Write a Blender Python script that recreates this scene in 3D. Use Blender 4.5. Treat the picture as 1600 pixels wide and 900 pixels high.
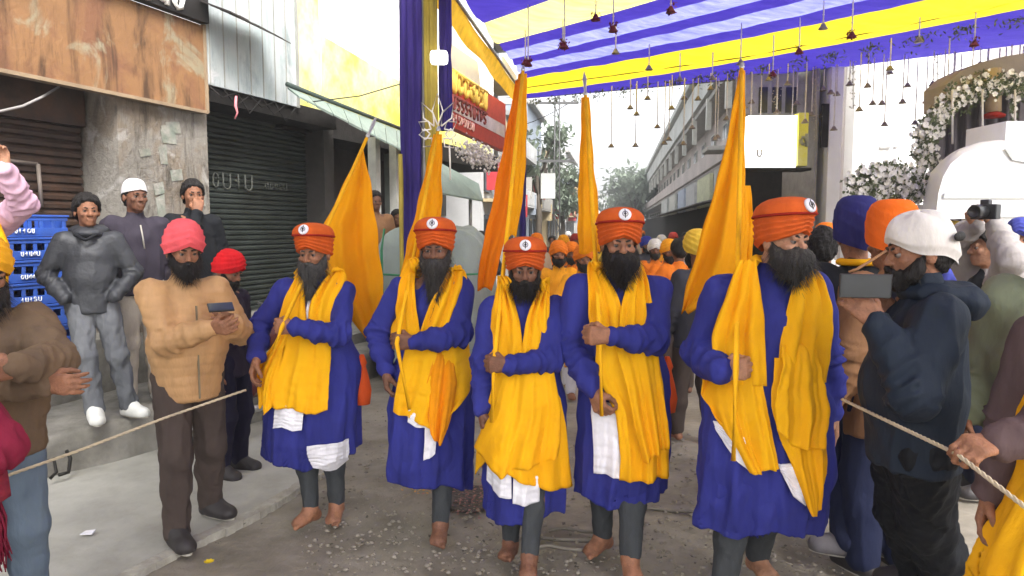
import bpy, math, random
import numpy as np
from mathutils import Vector, Matrix
random.seed(7); np.random.seed(7)
sc = bpy.context.scene
for o in list(bpy.data.objects): bpy.data.objects.remove(o)
COL = sc.collection
# ------------------------------------------------------------------ camera, world, sun, exposure
FPX, CH = 1100.0, 1.75
PITCH = math.atan(95/FPX)
cam_d = bpy.data.cameras.new('camera'); cam = bpy.data.objects.new('camera', cam_d); COL.objects.link(cam)
cam.location = (0, 0, CH); cam.rotation_euler = (math.pi/2-PITCH, 0, 0)
cam_d.sensor_width = 36; cam_d.lens = 36*FPX/1600; cam_d.clip_start = .05; cam_d.clip_end = 3000
sc.camera = cam
sc.view_settings.view_transform = 'Standard'; sc.view_settings.look = 'None'
sc.view_settings.gamma = 1; sc.view_settings.exposure = 1.8
SUN_EL, SUN_ROT = math.radians(48), math.radians(150)
w = bpy.data.worlds.new('World'); sc.world = w; w.use_nodes = True
nt = w.node_tree; nt.nodes.clear()
sky = nt.nodes.new('ShaderNodeTexSky'); sky.sky_type = 'NISHITA'; sky.sun_disc = False
sky.sun_elevation = SUN_EL; sky.sun_rotation = SUN_ROT; sky.dust_density = 4; sky.air_density = 1.0
hs = nt.nodes.new('ShaderNodeHueSaturation'); hs.inputs['Saturation'].default_value = .12   # overcast: grey-white cloud sheet
hs.inputs['Value'].default_value = 1.0
bgn = nt.nodes.new('ShaderNodeBackground'); bgn.inputs[1].default_value = .15
wo = nt.nodes.new('ShaderNodeOutputWorld')
nt.links.new(sky.outputs[0], hs.inputs['Color']); nt.links.new(hs.outputs[0], bgn.inputs[0]); nt.links.new(bgn.outputs[0], wo.inputs[0])
sd = bpy.data.lights.new('sun', 'SUN'); sd.energy = 1.2; sd.angle = math.radians(25); sd.color = (1, .97, .92)
so = bpy.data.objects.new('sun', sd); COL.objects.link(so)
# direction towards the sun (Blender sky: rotation measured from +Y, clockwise seen from above)
sdir = Vector((math.sin(SUN_ROT)*math.cos(SUN_EL), math.cos(SUN_ROT)*math.cos(SUN_EL), math.sin(SUN_EL)))
so.rotation_euler = sdir.to_track_quat('Z', 'Y').to_euler(); so.location = (0, 0, 30)

_f = Vector((0, math.cos(PITCH), -math.sin(PITCH))); _u = Vector((0, math.sin(PITCH), math.cos(PITCH)))
def ray(px, py): return _f + Vector((1,0,0))*((px-800)/FPX) + _u*((450-py)/FPX)
def P(px, py, Y):
    d = ray(px, py); return Vector((0,0,CH)) + d*(Y/d.y)
def G(px, py, z=0.0):
    d = ray(px, py); return Vector((0,0,CH)) + d*((z-CH)/d.z)

# ------------------------------------------------------------------ materials
MATS = {}
def newmat(name):
    m = bpy.data.materials.new(name); m.use_nodes = True
    return m, m.node_tree, m.node_tree.nodes['Principled BSDF']
def mat(name, col, rough=.7, var=.12, vs=6.0, bump=.2, bs=40.0, metal=0, stretch=(1,1,1), col2=None, spec=.3, dirt_glare=0, dirt_glare_col=(.1,.08,.06), ds=2.5, weave=0, sheen=0, transl=0, emit=0):
    if name in MATS: return MATS[name]
    m, nt, b = newmat(name)
    N = nt.nodes.new; L = nt.links.new
    tc = N('ShaderNodeTexCoord'); mp = N('ShaderNodeMapping'); mp.inputs['Scale'].default_value = stretch
    L(tc.outputs['Object'], mp.inputs[0])
    n1 = N('ShaderNodeTexNoise'); n1.inputs['Scale'].default_value = vs; n1.inputs['Detail'].default_value = 6; n1.inputs['Roughness'].default_value = .6
    L(mp.outputs[0], n1.inputs['Vector'])
    mr = N('ShaderNodeMapRange'); mr.inputs[1].default_value = .3; mr.inputs[2].default_value = .7
    L(n1.outputs[0], mr.inputs[0])
    mx = N('ShaderNodeMix'); mx.data_type = 'RGBA'
    c2 = col2 or tuple(max(0, c*(1-2*var)) for c in col)
    c1 = tuple(min(1, c*(1+var)) for c in col) if not col2 else col
    mx.inputs[6].default_value = (*c1, 1); mx.inputs[7].default_value = (*c2, 1)
    L(mr.outputs[0], mx.inputs[0])
    out = mx.outputs[2]
    if dirt_glare:
        n2 = N('ShaderNodeTexNoise'); n2.inputs['Scale'].default_value = ds; n2.inputs['Detail'].default_value = 8; n2.inputs['Roughness'].default_value = .7
        L(tc.outputs['Object'], n2.inputs['Vector'])
        r2 = N('ShaderNodeMapRange'); r2.inputs[1].default_value = .45; r2.inputs[2].default_value = .7; r2.inputs[4].default_value = dirt_glare
        L(n2.outputs[0], r2.inputs[0])
        m2 = N('ShaderNodeMix'); m2.data_type = 'RGBA'; L(r2.outputs[0], m2.inputs[0]); L(out, m2.inputs[6]); m2.inputs[7].default_value = (*dirt_glare_col, 1)
        out = m2.outputs[2]
    L(out, b.inputs['Base Color'])
    b.inputs['Roughness'].default_value = rough; b.inputs['Metallic'].default_value = metal
    b.inputs['Specular IOR Level'].default_value = spec
    if sheen: b.inputs['Sheen Weight'].default_value = sheen
    if bump:
        n3 = N('ShaderNodeTexNoise'); n3.inputs['Scale'].default_value = bs; n3.inputs['Detail'].default_value = 5
        L(mp.outputs[0], n3.inputs['Vector'])
        bp = N('ShaderNodeBump'); bp.inputs['Strength'].default_value = min(1, bump*1.4); bp.inputs['Distance'].default_value = .01
        L(n3.outputs[0], bp.inputs['Height']); L(bp.outputs[0], b.inputs['Normal'])
    if transl:
        tr = N('ShaderNodeBsdfTranslucent'); L(out, tr.inputs['Color'])
        ms = N('ShaderNodeMixShader'); ms.inputs[0].default_value = transl
        L(b.outputs[0], ms.inputs[1]); L(tr.outputs[0], ms.inputs[2])
        L(ms.outputs[0], nt.nodes['Material Output'].inputs[0])
    if emit:
        b.inputs['Emission Color'].default_value = (*col, 1); b.inputs['Emission Strength'].default_value = emit
    MATS[name] = m; return m
def cloth(name, col, **k):
    d = dict(rough=.85, var=.10, vs=9, bump=.25, bs=60, stretch=(1,1,.35), spec=.15, sheen=.0); d.update(k)
    return mat(name, col, **d)
BLUE = cloth("royal blue cotton", (.032,.036,.215), var=.16, vs=5)
YEL = cloth('saffron yellow cotton', (.92,.50,.010), col2=(.86,.38,.006), vs=4, transl=.12)
ORG = cloth('deep orange turban cloth', (.60,.105,.018), var=.12)
RED = cloth('dark red trim', (.30,.018,.01))
WHT = cloth('white cotton', (.78,.76,.80))
LEG = cloth('grey knitted leggings', (.052,.056,.060), vs=20, bs=150)
SKIN = mat('brown skin', (.30,.135,.075), rough=.55, var=.2, vs=22, bump=.35, bs=120, spec=.3)
SKIN2 = mat('dark brown skin', (.19,.085,.05), rough=.55, var=.2, vs=22, bump=.35, bs=120, spec=.3)
SKIN3 = mat('light brown skin', (.42,.21,.125), rough=.55, var=.2, vs=22, bump=.35, bs=120, spec=.3)
HBLK = mat('black hair', (.014,.011,.010), rough=.55, var=.3, vs=30, bump=.8, bs=70, stretch=(3,3,.4))
HGRY = mat('greying hair', (.10,.095,.09), col2=(.03,.028,.026), rough=.6, vs=26, bump=.8, bs=70, stretch=(3,3,.3))
HSALT = mat('dark beard with grey', (.06,.055,.05), col2=(.018,.015,.014), rough=.6, vs=26, bump=.8, bs=70, stretch=(3,3,.3))
EYEW = mat('eye white', (.20,.16,.14), rough=.25, bump=0, spec=.5); EYED = mat('dark iris', (.015,.01,.008), rough=.15, bump=0, spec=.5)

# ------------------------------------------------------------------ tagging and linking
def tag(o, label=None, cat=None, group=None, kind=None):
    if label: o['label'] = label
    if cat: o['category'] = cat
    if group: o['group'] = group
    if kind: o['kind'] = kind
    return o
def empty(name, loc=(0,0,0), rz=0, s=1, label=None, cat=None, group=None):
    o = bpy.data.objects.new(name, None); COL.objects.link(o); o.empty_display_size = .1
    o.location = loc; o.rotation_euler = (0,0,rz); o.scale = (s,s,s)
    return tag(o, label, cat, group)
def link(name, me, parent=None, kind=None):
    o = bpy.data.objects.new(name, me); COL.objects.link(o)
    if parent: o.parent = parent
    if kind: o['kind'] = kind
    return o
def mesh_np(name, V, F, m, parent=None, smooth=True, kind=None):
    me = bpy.data.meshes.new(name); n = len(F); k = F.shape[1]
    me.vertices.add(len(V)); me.vertices.foreach_set('co', np.asarray(V, np.float32).ravel())
    me.loops.add(n*k); me.loops.foreach_set('vertex_index', np.asarray(F, np.int32).ravel())
    me.polygons.add(n); me.polygons.foreach_set('loop_start', np.arange(0, n*k, k, dtype=np.int32))
    try: me.polygons.foreach_set('loop_total', np.full(n, k, np.int32))
    except Exception: pass
    me.update(calc_edges=True); me.validate()
    me.polygons.foreach_set('use_smooth', np.full(len(me.polygons), smooth))
    me.materials.append(m)
    return link(name, me, parent, kind)
class MB:
    """collects simple solids; build() links them as ONE mesh"""
    def __init__(s): s.v = []; s.f = []; s.sm = []
    def add(s, v, f, smooth=False):
        b = len(s.v); s.v += [tuple(p) for p in v]; s.f += [tuple(i+b for i in q) for q in f]; s.sm += [smooth]*len(f); return s
    def box(s, c, size, M=None):
        x,y,z = [a/2 for a in size]; c = Vector(c)
        vs = [Vector((i*x,j*y,k*z)) for k in (-1,1) for j in (-1,1) for i in (-1,1)]
        if M is not None: vs = [M @ p for p in vs]
        vs = [p+c for p in vs]
        return s.add(vs, [(0,2,3,1),(4,5,7,6),(0,1,5,4),(2,6,7,3),(0,4,6,2),(1,3,7,5)])
    def tube(s, pts, r, n=6, cap=True):
        pts = [Vector(p) for p in pts]; rs = r if isinstance(r, (list,tuple)) else [r]*len(pts)
        vs = []; 
        for i, p in enumerate(pts):
            d = (pts[min(i+1,len(pts)-1)]-pts[max(i-1,0)]).normalized()
            a = d.cross(Vector((0,0,1)) if abs(d.z) < .9 else Vector((1,0,0))).normalized(); b = d.cross(a)
            for j in range(n):
                t = 2*math.pi*j/n; vs.append(p+(a*math.cos(t)+b*math.sin(t))*rs[i])
        f = [(i*n+j, i*n+(j+1)%n, (i+1)*n+(j+1)%n, (i+1)*n+j) for i in range(len(pts)-1) for j in range(n)]
        if cap: f += [tuple(range(n-1,-1,-1)), tuple((len(pts)-1)*n+j for j in range(n))]
        return s.add(vs, f, True)
    def prism(s, poly, off):
        """polygon (3D points) extruded by vector off"""
        n = len(poly); off = Vector(off); vs = [Vector(p) for p in poly]; vs += [p+off for p in vs]
        return s.add(vs, [tuple(range(n)), tuple(range(2*n-1, n-1, -1))]+[(i, n+i, n+(i+1)%n, (i+1)%n) for i in range(n)])
    def lathe(s, c, prof, n=16, M=None):
        c = Vector(c); vs = []
        for r, z in prof:
            for j in range(n):
                t = 2*math.pi*j/n; p = Vector((r*math.cos(t), r*math.sin(t), z)); vs.append((M@p if M is not None else p)+c)
        f = [(i*n+j, i*n+(j+1)%n, (i+1)*n+(j+1)%n, (i+1)*n+j) for i in range(len(prof)-1) for j in range(n)]
        f += [tuple(range(n-1,-1,-1)), tuple((len(prof)-1)*n+j for j in range(n))]
        return s.add(vs, f, True)
    def build(s, name, m, parent=None, kind=None, bevel=0):
        me = bpy.data.meshes.new(name); me.from_pydata(s.v, [], s.f); me.update()
        me.polygons.foreach_set('use_smooth', s.sm); me.materials.append(m)
        o = link(name, me, parent, kind)
        if bevel:
            bv = o.modifiers.new('bevel', 'BEVEL'); bv.width = bevel; bv.segments = 2; bv.limit_method = 'ANGLE'
        return o
def rotz(a): return Matrix.Rotation(a, 3, 'Z')

# ------------------------------------------------------------------ signed-distance modelling
def snoise(x, y, z, s, seed=0):
    r = np.random.RandomState(seed); acc = 0
    for i in range(5):
        k = r.normal(size=3); k /= np.linalg.norm(k); k *= s*(.7+.6*r.rand()); k2 = r.normal(size=3)*s*.6; p = r.rand()*6.28
        acc = acc + np.sin(k[0]*x+k[1]*y+k[2]*z+p+1.3*np.sin(k2[0]*x+k2[1]*y+k2[2]*z+p*2))
    return acc/2.6
class SDF:
    def __init__(s): s.p = []
    def cone(s, a, ra, b, rb, k=.03, wx=1.0, wy=1.0, op=1):
        a = np.array(a, float); b = np.array(b, float)
        def f(x, y, z):
            ax, ay, az = (x-a[0])/wx, (y-a[1])/wy, z-a[2]; d = (b-a)/np.array([wx,wy,1]); L = max(d@d, 1e-9)
            t = np.clip((ax*d[0]+ay*d[1]+az*d[2])/L, 0, 1)
            return np.sqrt((ax-t*d[0])**2+(ay-t*d[1])**2+(az-t*d[2])**2)-(ra+(rb-ra)*t)
        R = max(ra, rb)*np.array([max(wx,1),max(wy,1),1])+k+.03
        s.p.append((f, np.minimum(a,b)-R, np.maximum(a,b)+R, k, op)); return s
    def chain(s, pts, k=.03, **kw):
        for (a, ra), (b, rb) in zip(pts[:-1], pts[1:]): s.cone(a, ra, b, rb, k, **kw)
        return s
    def ell(s, c, r, k=.02, R=None, op=1):
        c = np.array(c, float); r = np.array(r, float); Rm = np.array(R) if R is not None else None
        def f(x, y, z):
            x, y, z = x-c[0], y-c[1], z-c[2]
            if Rm is not None:
                x, y, z = (Rm[0,0]*x+Rm[1,0]*y+Rm[2,0]*z, Rm[0,1]*x+Rm[1,1]*y+Rm[2,1]*z, Rm[0,2]*x+Rm[1,2]*y+Rm[2,2]*z)
            k0 = np.sqrt((x/r[0])**2+(y/r[1])**2+(z/r[2])**2); k1 = np.sqrt((x/r[0]**2)**2+(y/r[1]**2)**2+(z/r[2]**2)**2)+1e-6
            return k0*(k0-1)/k1
        m = max(r)+k+.02
        s.p.append((f, c-m, c+m, k, op)); return s
    def fn(s, f, lo, hi, k=.02, op=1): s.p.append((f, np.array(lo,float), np.array(hi,float), k, op)); return s
    @staticmethod
    def comb(D, d, k, op):
        if op == 1:
            h = np.maximum(k-np.abs(D-d), 0)/k; return np.minimum(D, d)-h*h*k/4
        d = -d; h = np.maximum(k-np.abs(D-d), 0)/k; return np.maximum(D, d)+h*h*k/4
    def at(s, V):
        x, y, z = V[...,0], V[...,1], V[...,2]; D = np.full(x.shape, 1.0)
        for f, lo, hi, k, op in s.p: D = s.comb(D, f(x,y,z), k, op)
        return D
    def grad(s, V, e=.004):
        g = np.stack([s.at(V+np.eye(3)[i]*e)-s.at(V-np.eye(3)[i]*e) for i in range(3)], -1)
        return g/(np.linalg.norm(g, axis=-1, keepdims=True)+1e-9)
    def mesh(s, h):
        lo = np.min([p[1] for p in s.p if p[4]==1], 0)-2*h; hi = np.max([p[2] for p in s.p if p[4]==1], 0)+2*h
        n = np.ceil((hi-lo)/h).astype(int)+1; D = np.full(n, .5, np.float32)
        ax = [lo[i]+h*np.arange(n[i]) for i in range(3)]
        for f, a, b, k, op in s.p:
            i0 = np.clip(((a-lo)/h).astype(int), 0, n-1); i1 = np.clip(((b-lo)/h).astype(int)+2, 1, n)
            if np.any(i1 <= i0): continue
            x = ax[0][i0[0]:i1[0],None,None].astype(np.float32); y = ax[1][None,i0[1]:i1[1],None].astype(np.float32); z = ax[2][None,None,i0[2]:i1[2]].astype(np.float32)
            sl = (slice(i0[0],i1[0]), slice(i0[1],i1[1]), slice(i0[2],i1[2]))
            D[sl] = s.comb(D[sl], f(x,y,z), k, op)
        return nets(D, lo, h)
def nets(D, lo, h):
    I = D < 0; c = [slice(None,-1), slice(1,None)]
    cnt = np.zeros(np.array(D.shape)-1, np.int8)
    for i in (0,1):
        for j in (0,1):
            for k in (0,1): cnt += I[c[i],c[j],c[k]]
    act = np.argwhere((cnt > 0) & (cnt < 8)); ids = np.full(cnt.shape, -1, np.int32); ids[tuple(act.T)] = np.arange(len(act))
    pos = np.zeros((len(act),3)); num = np.zeros(len(act))
    corner = [(i,j,k) for i in (0,1) for j in (0,1) for k in (0,1)]
    for a in corner:
        for axx in range(3):
            if a[axx]: continue
            b = list(a); b[axx] = 1
            va = D[tuple((act+a).T)]; vb = D[tuple((act+np.array(b)).T)]
            m = (va < 0) != (vb < 0); t = np.where(m, va/np.where(m, va-vb, 1), 0)
            q = np.array(a, float)+np.zeros((len(act),3)); q[:,axx] += t
            pos += q*m[:,None]; num += m
    V = lo+h*(act+pos/num[:,None]); F = []
    for axx in range(3):
        o = [i for i in range(3) if i != axx]
        s0 = [slice(1,-1)]*3; s0[axx] = slice(None,-1); s1 = [slice(1,-1)]*3; s1[axx] = slice(1,None)
        A = I[tuple(s0)]; B = I[tuple(s1)]; e = np.argwhere(A != B)
        fl = A[tuple(e.T)]; base = e.copy(); base[:,o[0]] += 1; base[:,o[1]] += 1
        def cell(d0, d1):
            q = base.copy(); q[:,o[0]] -= d0; q[:,o[1]] -= d1; return ids[tuple(q.T)]
        q = np.stack([cell(1,1), cell(0,1), cell(0,0), cell(1,0)], 1)
        if axx == 1: fl = ~fl
        q[~fl] = q[~fl][:, ::-1]; F.append(q)
    F = np.concatenate(F); return V, F[(F >= 0).all(1)]
def vnorm(V, F):
    n = np.cross(V[F[:,2]]-V[F[:,0]], V[F[:,3]]-V[F[:,1]]); N = np.zeros_like(V)
    for i in range(4): np.add.at(N, F[:,i], n)
    return N/(np.linalg.norm(N, axis=1, keepdims=True)+1e-12)
def sdf_obj(name, S, h, m, parent, wr=0, ws=22, seed=0, ridge=None, extra=None):
    V, F = S.mesh(h)
    if wr or ridge is not None:
        N = vnorm(V, F); x, y, z = V.T; d = 0
        if wr:
            n = snoise(x*1.25, y*1.25, z*.42, ws, seed)
            n2 = snoise(x, y, z*1.1, ws*2.1, seed+5)
            d = wr*((1-2.2*np.abs(np.tanh(n*1.1)))*1.0+.55*n2)
        if ridge is not None: d = d+ridge(x, y, z)
        V = V+N*np.asarray(d)[:,None]
    if extra is not None: V, F = extra(V, F)
    return mesh_np(name, V, F, m, parent)

# ------------------------------------------------------------------ people
def ik(a, t, l1, l2, hint):
    a, t = Vector(a), Vector(t); d = t-a; L = min(d.length, l1+l2-.004); L = max(L, abs(l1-l2)+.02); u = d.normalized()
    x = (l1*l1-l2*l2+L*L)/(2*L); hh = math.sqrt(max(l1*l1-x*x, 0)); h = Vector(hint); h = (h-u*h.dot(u)).normalized()
    return a+u*x+h*hh, a+u*L
def hand_prims(S, w, d, n, t, curl, r=1.0, grow=0):
    d, n, t = Vector(d).normalized(), Vector(n), Vector(t); n = (n-d*n.dot(d)).normalized(); tt = n.cross(d)
    t = tt if tt.dot(t) > 0 else -tt; w = Vector(w)
    offs = [.033,.011,-.011,-.031]; lens = [(.043,.026,.021),(.047,.030,.022),(.043,.027,.021),(.034,.021,.018)]
    for o, ls in zip(offs, lens):
        kn = w+d*(.088-.006*abs(o-.005)/.03)+t*o
        S.cone(w+t*o*.55+d*.008, .019*r, kn, .0135*r, .014)
        p = kn; ang = curl[0]
        for i, l in enumerate(ls):
            q = p+(d*math.cos(ang)+n*math.sin(ang))*l+t*o*.06
            S.cone(p, (.0108-.0012*i)*r, q, (.0098-.0012*i)*r, .006); p = q; ang += curl[1]
    p0 = w+d*.022+t*.022+n*.008; p1 = p0+(d*.62+t*.62+n*.45).normalized()*.045
    g = min(1, curl[0]); p2 = p1+(d*.8+t*(.25-.5*g)+n*(.35+.8*g)).normalized()*.034; p3 = p2+(d*.7+t*(.1-.7*g)+n*(.3+.5*g)).normalized()*.026
    S.cone(p0, .018*r, p1, .0135*r, .014); S.cone(p1, .0130*r, p2, .0112*r, .006); S.cone(p2, .0112*r, p3, .009*r, .006)
def foot_prims(S, ank, fwd, pitch=0, toes=True, g=0):
    f = Vector(fwd).normalized(); side = f.cross(Vector((0,0,1))).normalized(); u = side.cross(f)
    Rm = Matrix.Rotation(-pitch, 3, side); f = Rm@f; u = Rm@u; a = Vector(ank)
    S.cone(a, .036+g, a-u*.045-f*.035, .031+g, .03); S.cone(a-u*.045-f*.03, .028+g, a-u*.052+f*.09, .024+g, .03)
    S.cone(a-u*.012+f*.015, .033+g, a-u*.05+f*.105, .02+g, .04)
    for i, o in enumerate((-.034,-.016,.0,.016,.032)):
        b = a-u*.053+f*(.105-.004*i)+side*o
        S.cone(a-u*.04+f*.04+side*o*.5, .022+g, b, .016+g, .02)
        if toes: S.cone(b, .012, b+f*(.04-.005*i)-u*.005, .0115 if i else .0145, .004)
def shoe_obj(ank, fwd, pitch, m, ms, parent, h):
    S = SDF(); f = Vector(fwd).normalized(); side = f.cross(Vector((0,0,1))).normalized(); u = side.cross(f)
    Rm = Matrix.Rotation(-pitch, 3, side); f = Rm@f; u = Rm@u; a = Vector(ank)
    S.cone(a+u*.02, .05, a-u*.035-f*.03, .042, .03); S.cone(a-u*.035-f*.03, .040, a-u*.045+f*.13, .034, .04)
    S.cone(a-f*-.02, .046, a-u*.04+f*.15, .032, .05)
    for o in (-.022,.022): S.cone(a-u*.04+f*.03+side*o, .03, a-u*.047+f*.13+side*o, .028, .03)
    c = np.array(a-u*.066); un = np.array(u)
    S.fn(lambda x,y,z: (x-c[0])*un[0]+(y-c[1])*un[1]+(z-c[2])*un[2], c-1, c+1, .004, -1)
    sh = sdf_obj('shoe', S, h, m, parent)
    pts = []; 
    for i in range(20):
        t = 2*math.pi*i/20; q = math.cos(t); wd = .043-.008*max(0,-q)+.004*math.cos(2*t)
        pts.append(a-u*.075+f*(.055+.125*q)+side*(wd*math.sin(t)))
    MB().prism(pts, u*.014).build('sole', ms, sh)
    return sh
HM = {}
class Man:
    """joints in a local frame: origin at the ground, facing -Y, about 1.74 tall before scaling"""
    def __init__(s, label, loc, H, yaw=0, vox=.006, skin=SKIN, group=None, cat='person'):
        s.k = H/1.74; s.loc = Vector(loc); s.yaw = yaw; s.vox = vox; s.skin = skin
        s.root = empty('person', loc, yaw, s.k, label, cat, group)
        s.J = dict(pel=Vector((0,0,.95)), ch=Vector((0,0,1.28)), nk=Vector((0,.01,1.46)), hc=Vector((0,-.02,1.615)),
                   sL=Vector((-.172,0,1.400)), sR=Vector((.172,0,1.400)), hL=Vector((-.09,0,.92)), hR=Vector((.09,0,.92)))
        s.hy = s.hp = 0
        s.foot = {'L': (Vector((-.11,.02,.085)), (-.12,-1,0), 0), 'R': (Vector((.11,.02,.085)), (.12,-1,0), 0)}
        s.hand = {'L': None, 'R': None}; s.arm('L', (-.27,-.05,.87)); s.arm('R', (.27,-.05,.87)); s.kn = {}
    def loc_px(s, px, py, dy=0.0):
        p = P(px, py, s.loc.y+dy)-s.loc; return (Matrix.Rotation(-s.yaw, 3, 'Z')@p)/s.k
    def arm(s, side, w, hint=None, hd=None, n=None, t=None, curl=(.35,.35)):
        sg = -1 if side == 'L' else 1
        e, w2 = ik(s.J['s'+side], w, .29, .265, hint or (sg*.35, .7, -.35))
        s.J['e'+side] = e; s.J['w'+side] = w2; d = (w2-e).normalized()
        s.hand[side] = (hd or d, n or (-sg,0,0), t or (0,-1,0), curl)
    def leg(s, side, ank, fwd=None, pitch=0):
        s.foot[side] = (Vector(ank), fwd or s.foot[side][1], pitch)
    def solve(s):
        J = s.J
        for q in 'LR':
            a = s.foot[q][0]; k, a2 = ik(J['h'+q], a, .425, .415, (0,-1,.05)); J['k'+q] = k; J['a'+q] = a2
            s.foot[q] = (a2, s.foot[q][1], s.foot[q][2])
        s.Rh = Matrix.Rotation(s.hy, 3, 'Z')@Matrix.Rotation(s.hp, 3, 'X')
    def hp_(s, x, y, z): return s.J['hc']+s.Rh@Vector((x,y,z))
    def body(s, bare=True, hands=True):
        s.solve(); J = s.J; S = SDF(); H = s.hp_; rv = np.random.RandomState(sum(map(ord, s.root['label']))%9973).uniform(.86, 1.2, 6)
        S.chain([(J['pel'], .10), ((J['pel']+J['ch'])/2, .088), (J['ch'], .10)], .06, wx=1.35)
        S.cone(J['sL']*.8+J['sR']*.2, .055, J['sR']*.8+J['sL']*.2, .055, .06); S.cone(J['nk'], .056, H(0,.02,-.05), .054, .04)
        R = s.Rh
        S.ell(H(0,.012,.03), (.074,.094,.090), .02, R); S.ell(H(0,-.028,-.040), (.056*(.6+.4*rv[3]),.062,.070*(.5+.5*rv[4])), .03, R)
        S.ell(H(0,-.066,-.092), (.026,.022,.020), .025, R)
        S.cone(H(0,-.086,.014), .0085*rv[0], H(0,-.110-.010*(rv[1]-1),-.028-.012*(rv[2]-1)), .0125*rv[0], .012)
        for q in (-1,1):
            S.ell(H(q*.013*rv[0],-.100,-.031), (.0085*rv[0],.011,.008), .008, R)
            S.ell(H(q*.039,-.064-.006*(rv[5]-1),-.022), (.022*rv[5],.018*rv[5],.020), .012, R)
            if s.vox < .0065: S.cone(H(q*.020,-.098,-.030), .002, H(q*.036,-.086,-.056), .002, .006, op=-1)
            if s.vox < .0065: S.cone(H(q*.022,-.094,-.0125), .0025, H(q*.042,-.083,-.012), .0025, .006, op=-1)
            S.ell(H(q*.080,.012,-.012), (.010,.020,.031), .008, R)
            S.ell(H(q*.031,-.0885,.0095), (.017,.0075,.0060), .004, R)
            S.ell(H(q*.031,-.101,-.001), (.017,.0135,.0085), .010, R, -1)
        S.cone(H(-.038,-.082,.022), .010, H(.038,-.082,.022), .010, .012)
        S.cone(H(-.019,-.090,-.060), .0065, H(.019,-.090,-.060), .0065, .006); S.cone(H(-.014,-.088,-.072), .0075, H(.014,-.088,-.072), .0075, .006)
        for q in 'LR':
            sg = -1 if q == 'L' else 1
            S.chain([(J['s'+q], .046), (J['e'+q], .032)], .03)
            e, w = J['e'+q], J['w'+q]; S.chain([(e, .031), (e.lerp(w,.3), .031), (w, .026)], .02)
            if hands: hand_prims(S, w, *s.hand[q])
            S.chain([(J['h'+q], .085), (J['k'+q], .055)], .06); k, a = J['k'+q], J['a'+q]
            S.chain([(k, .052), (k.lerp(a,.3)+Vector((0,.012,0)), .054), (a, .036)], .04)
            foot_prims(S, s.foot[q][0], s.foot[q][1], s.foot[q][2], toes=bare)
        s.bodyo = sdf_obj('body', S, s.vox, s.skin, s.root)
        # eyes and brows
        for q in (-1,1):
            b = MB(); n = 8; prof = [(.0118*math.sin(math.pi*i/n)+1e-5, -.0118*math.cos(math.pi*i/n)) for i in range(n+1)]
            fm = s.Rh@Matrix.Rotation(math.pi/2, 3, 'X')
            c = H(q*.031,-.0775,.001); o = b.lathe(c, prof, 12, fm).build('eye', EYEW, s.root)
            b = MB(); b.lathe(H(q*.031,-.0775,.001), [(.0068,.0095),(.0068,.0108),(.003,.0121),(1e-5,.0123)], 10, fm).build('iris', EYED, o)
    def brows(s, m):
        H = s.hp_
        for q in (-1,1): MB().tube([H(q*.012,-.092,.019), H(q*.028,-.094,.025), H(q*.046,-.083,.020)], [.0045,.0052,.002], 6).build('eyebrow', m, s.root)
    def beard(s, m, L=.12, wd=1.0, r=.05, hairs=900, full=True, seed=1, fwd=0.0):
        H = s.hp_; S = SDF(); R = s.Rh
        S.ell(H(0,-.055,-.085), (.058*wd,.050,.045), .03, R)
        tip = H(0,-.085-fwd,-.09-L)
        S.cone(H(0,-.07,-.095), r*.95*wd, tip, .018, .03, wx=1)
        for q in (-1,1):
            S.cone(H(q*.072,-.005,-.01), .010, H(q*.052,-.045,-.075), .024, .02)
            S.cone(H(q*.060,-.022,-.055), .022, H(q*.02,-.07,-.10), .03, .03)
            S.cone(H(q*.004,-.107,-.047), .0085, H(q*.040,-.090,-.066), .0085, .01)
        if full: S.ell(H(0,-.098,-.078), (.024,.012,.012), .012, R)
        S.ell(H(0,-.104,-.0615), (.013,.008,.004), .004, R, -1)
        rr = np.random.RandomState(seed)
        def extra(V, F):
            N = vnorm(V, F); x, y, z = V.T; V = V+N*(.0035*snoise(x*3, y*3, z*.35, 55, seed)+.002*snoise(x*3,y*3,z*.5,120,seed+1))[:,None]
            hairs_ = int(hairs*2.2); pick = rr.randint(0, len(V), hairs_); vs = []; fs = []; b = len(V)
            for i, p in enumerate(pick):
                v = V[p]; n = N[p]; l = .018+.036*rr.rand(); dwn = np.array([n[0]*.5+rr.normal()*.22, n[1]*.5+rr.normal()*.22, -1.0])
                sd = np.cross(n, dwn); sd /= np.linalg.norm(sd)+1e-9; a = v-n*.002; e = v+n*.004+dwn*l
                a = v-n*.002; vs += [a-sd*.0012, a+sd*.0012, e+sd*.0003, e-sd*.0003]; fs.append((b+4*i, b+4*i+1, b+4*i+2, b+4*i+3))
            return np.vstack([V, np.array(vs)]), np.vstack([F, np.array(fs)])
        return sdf_obj('beard', S, max(.005, s.vox), m, s.root, extra=extra)
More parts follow.
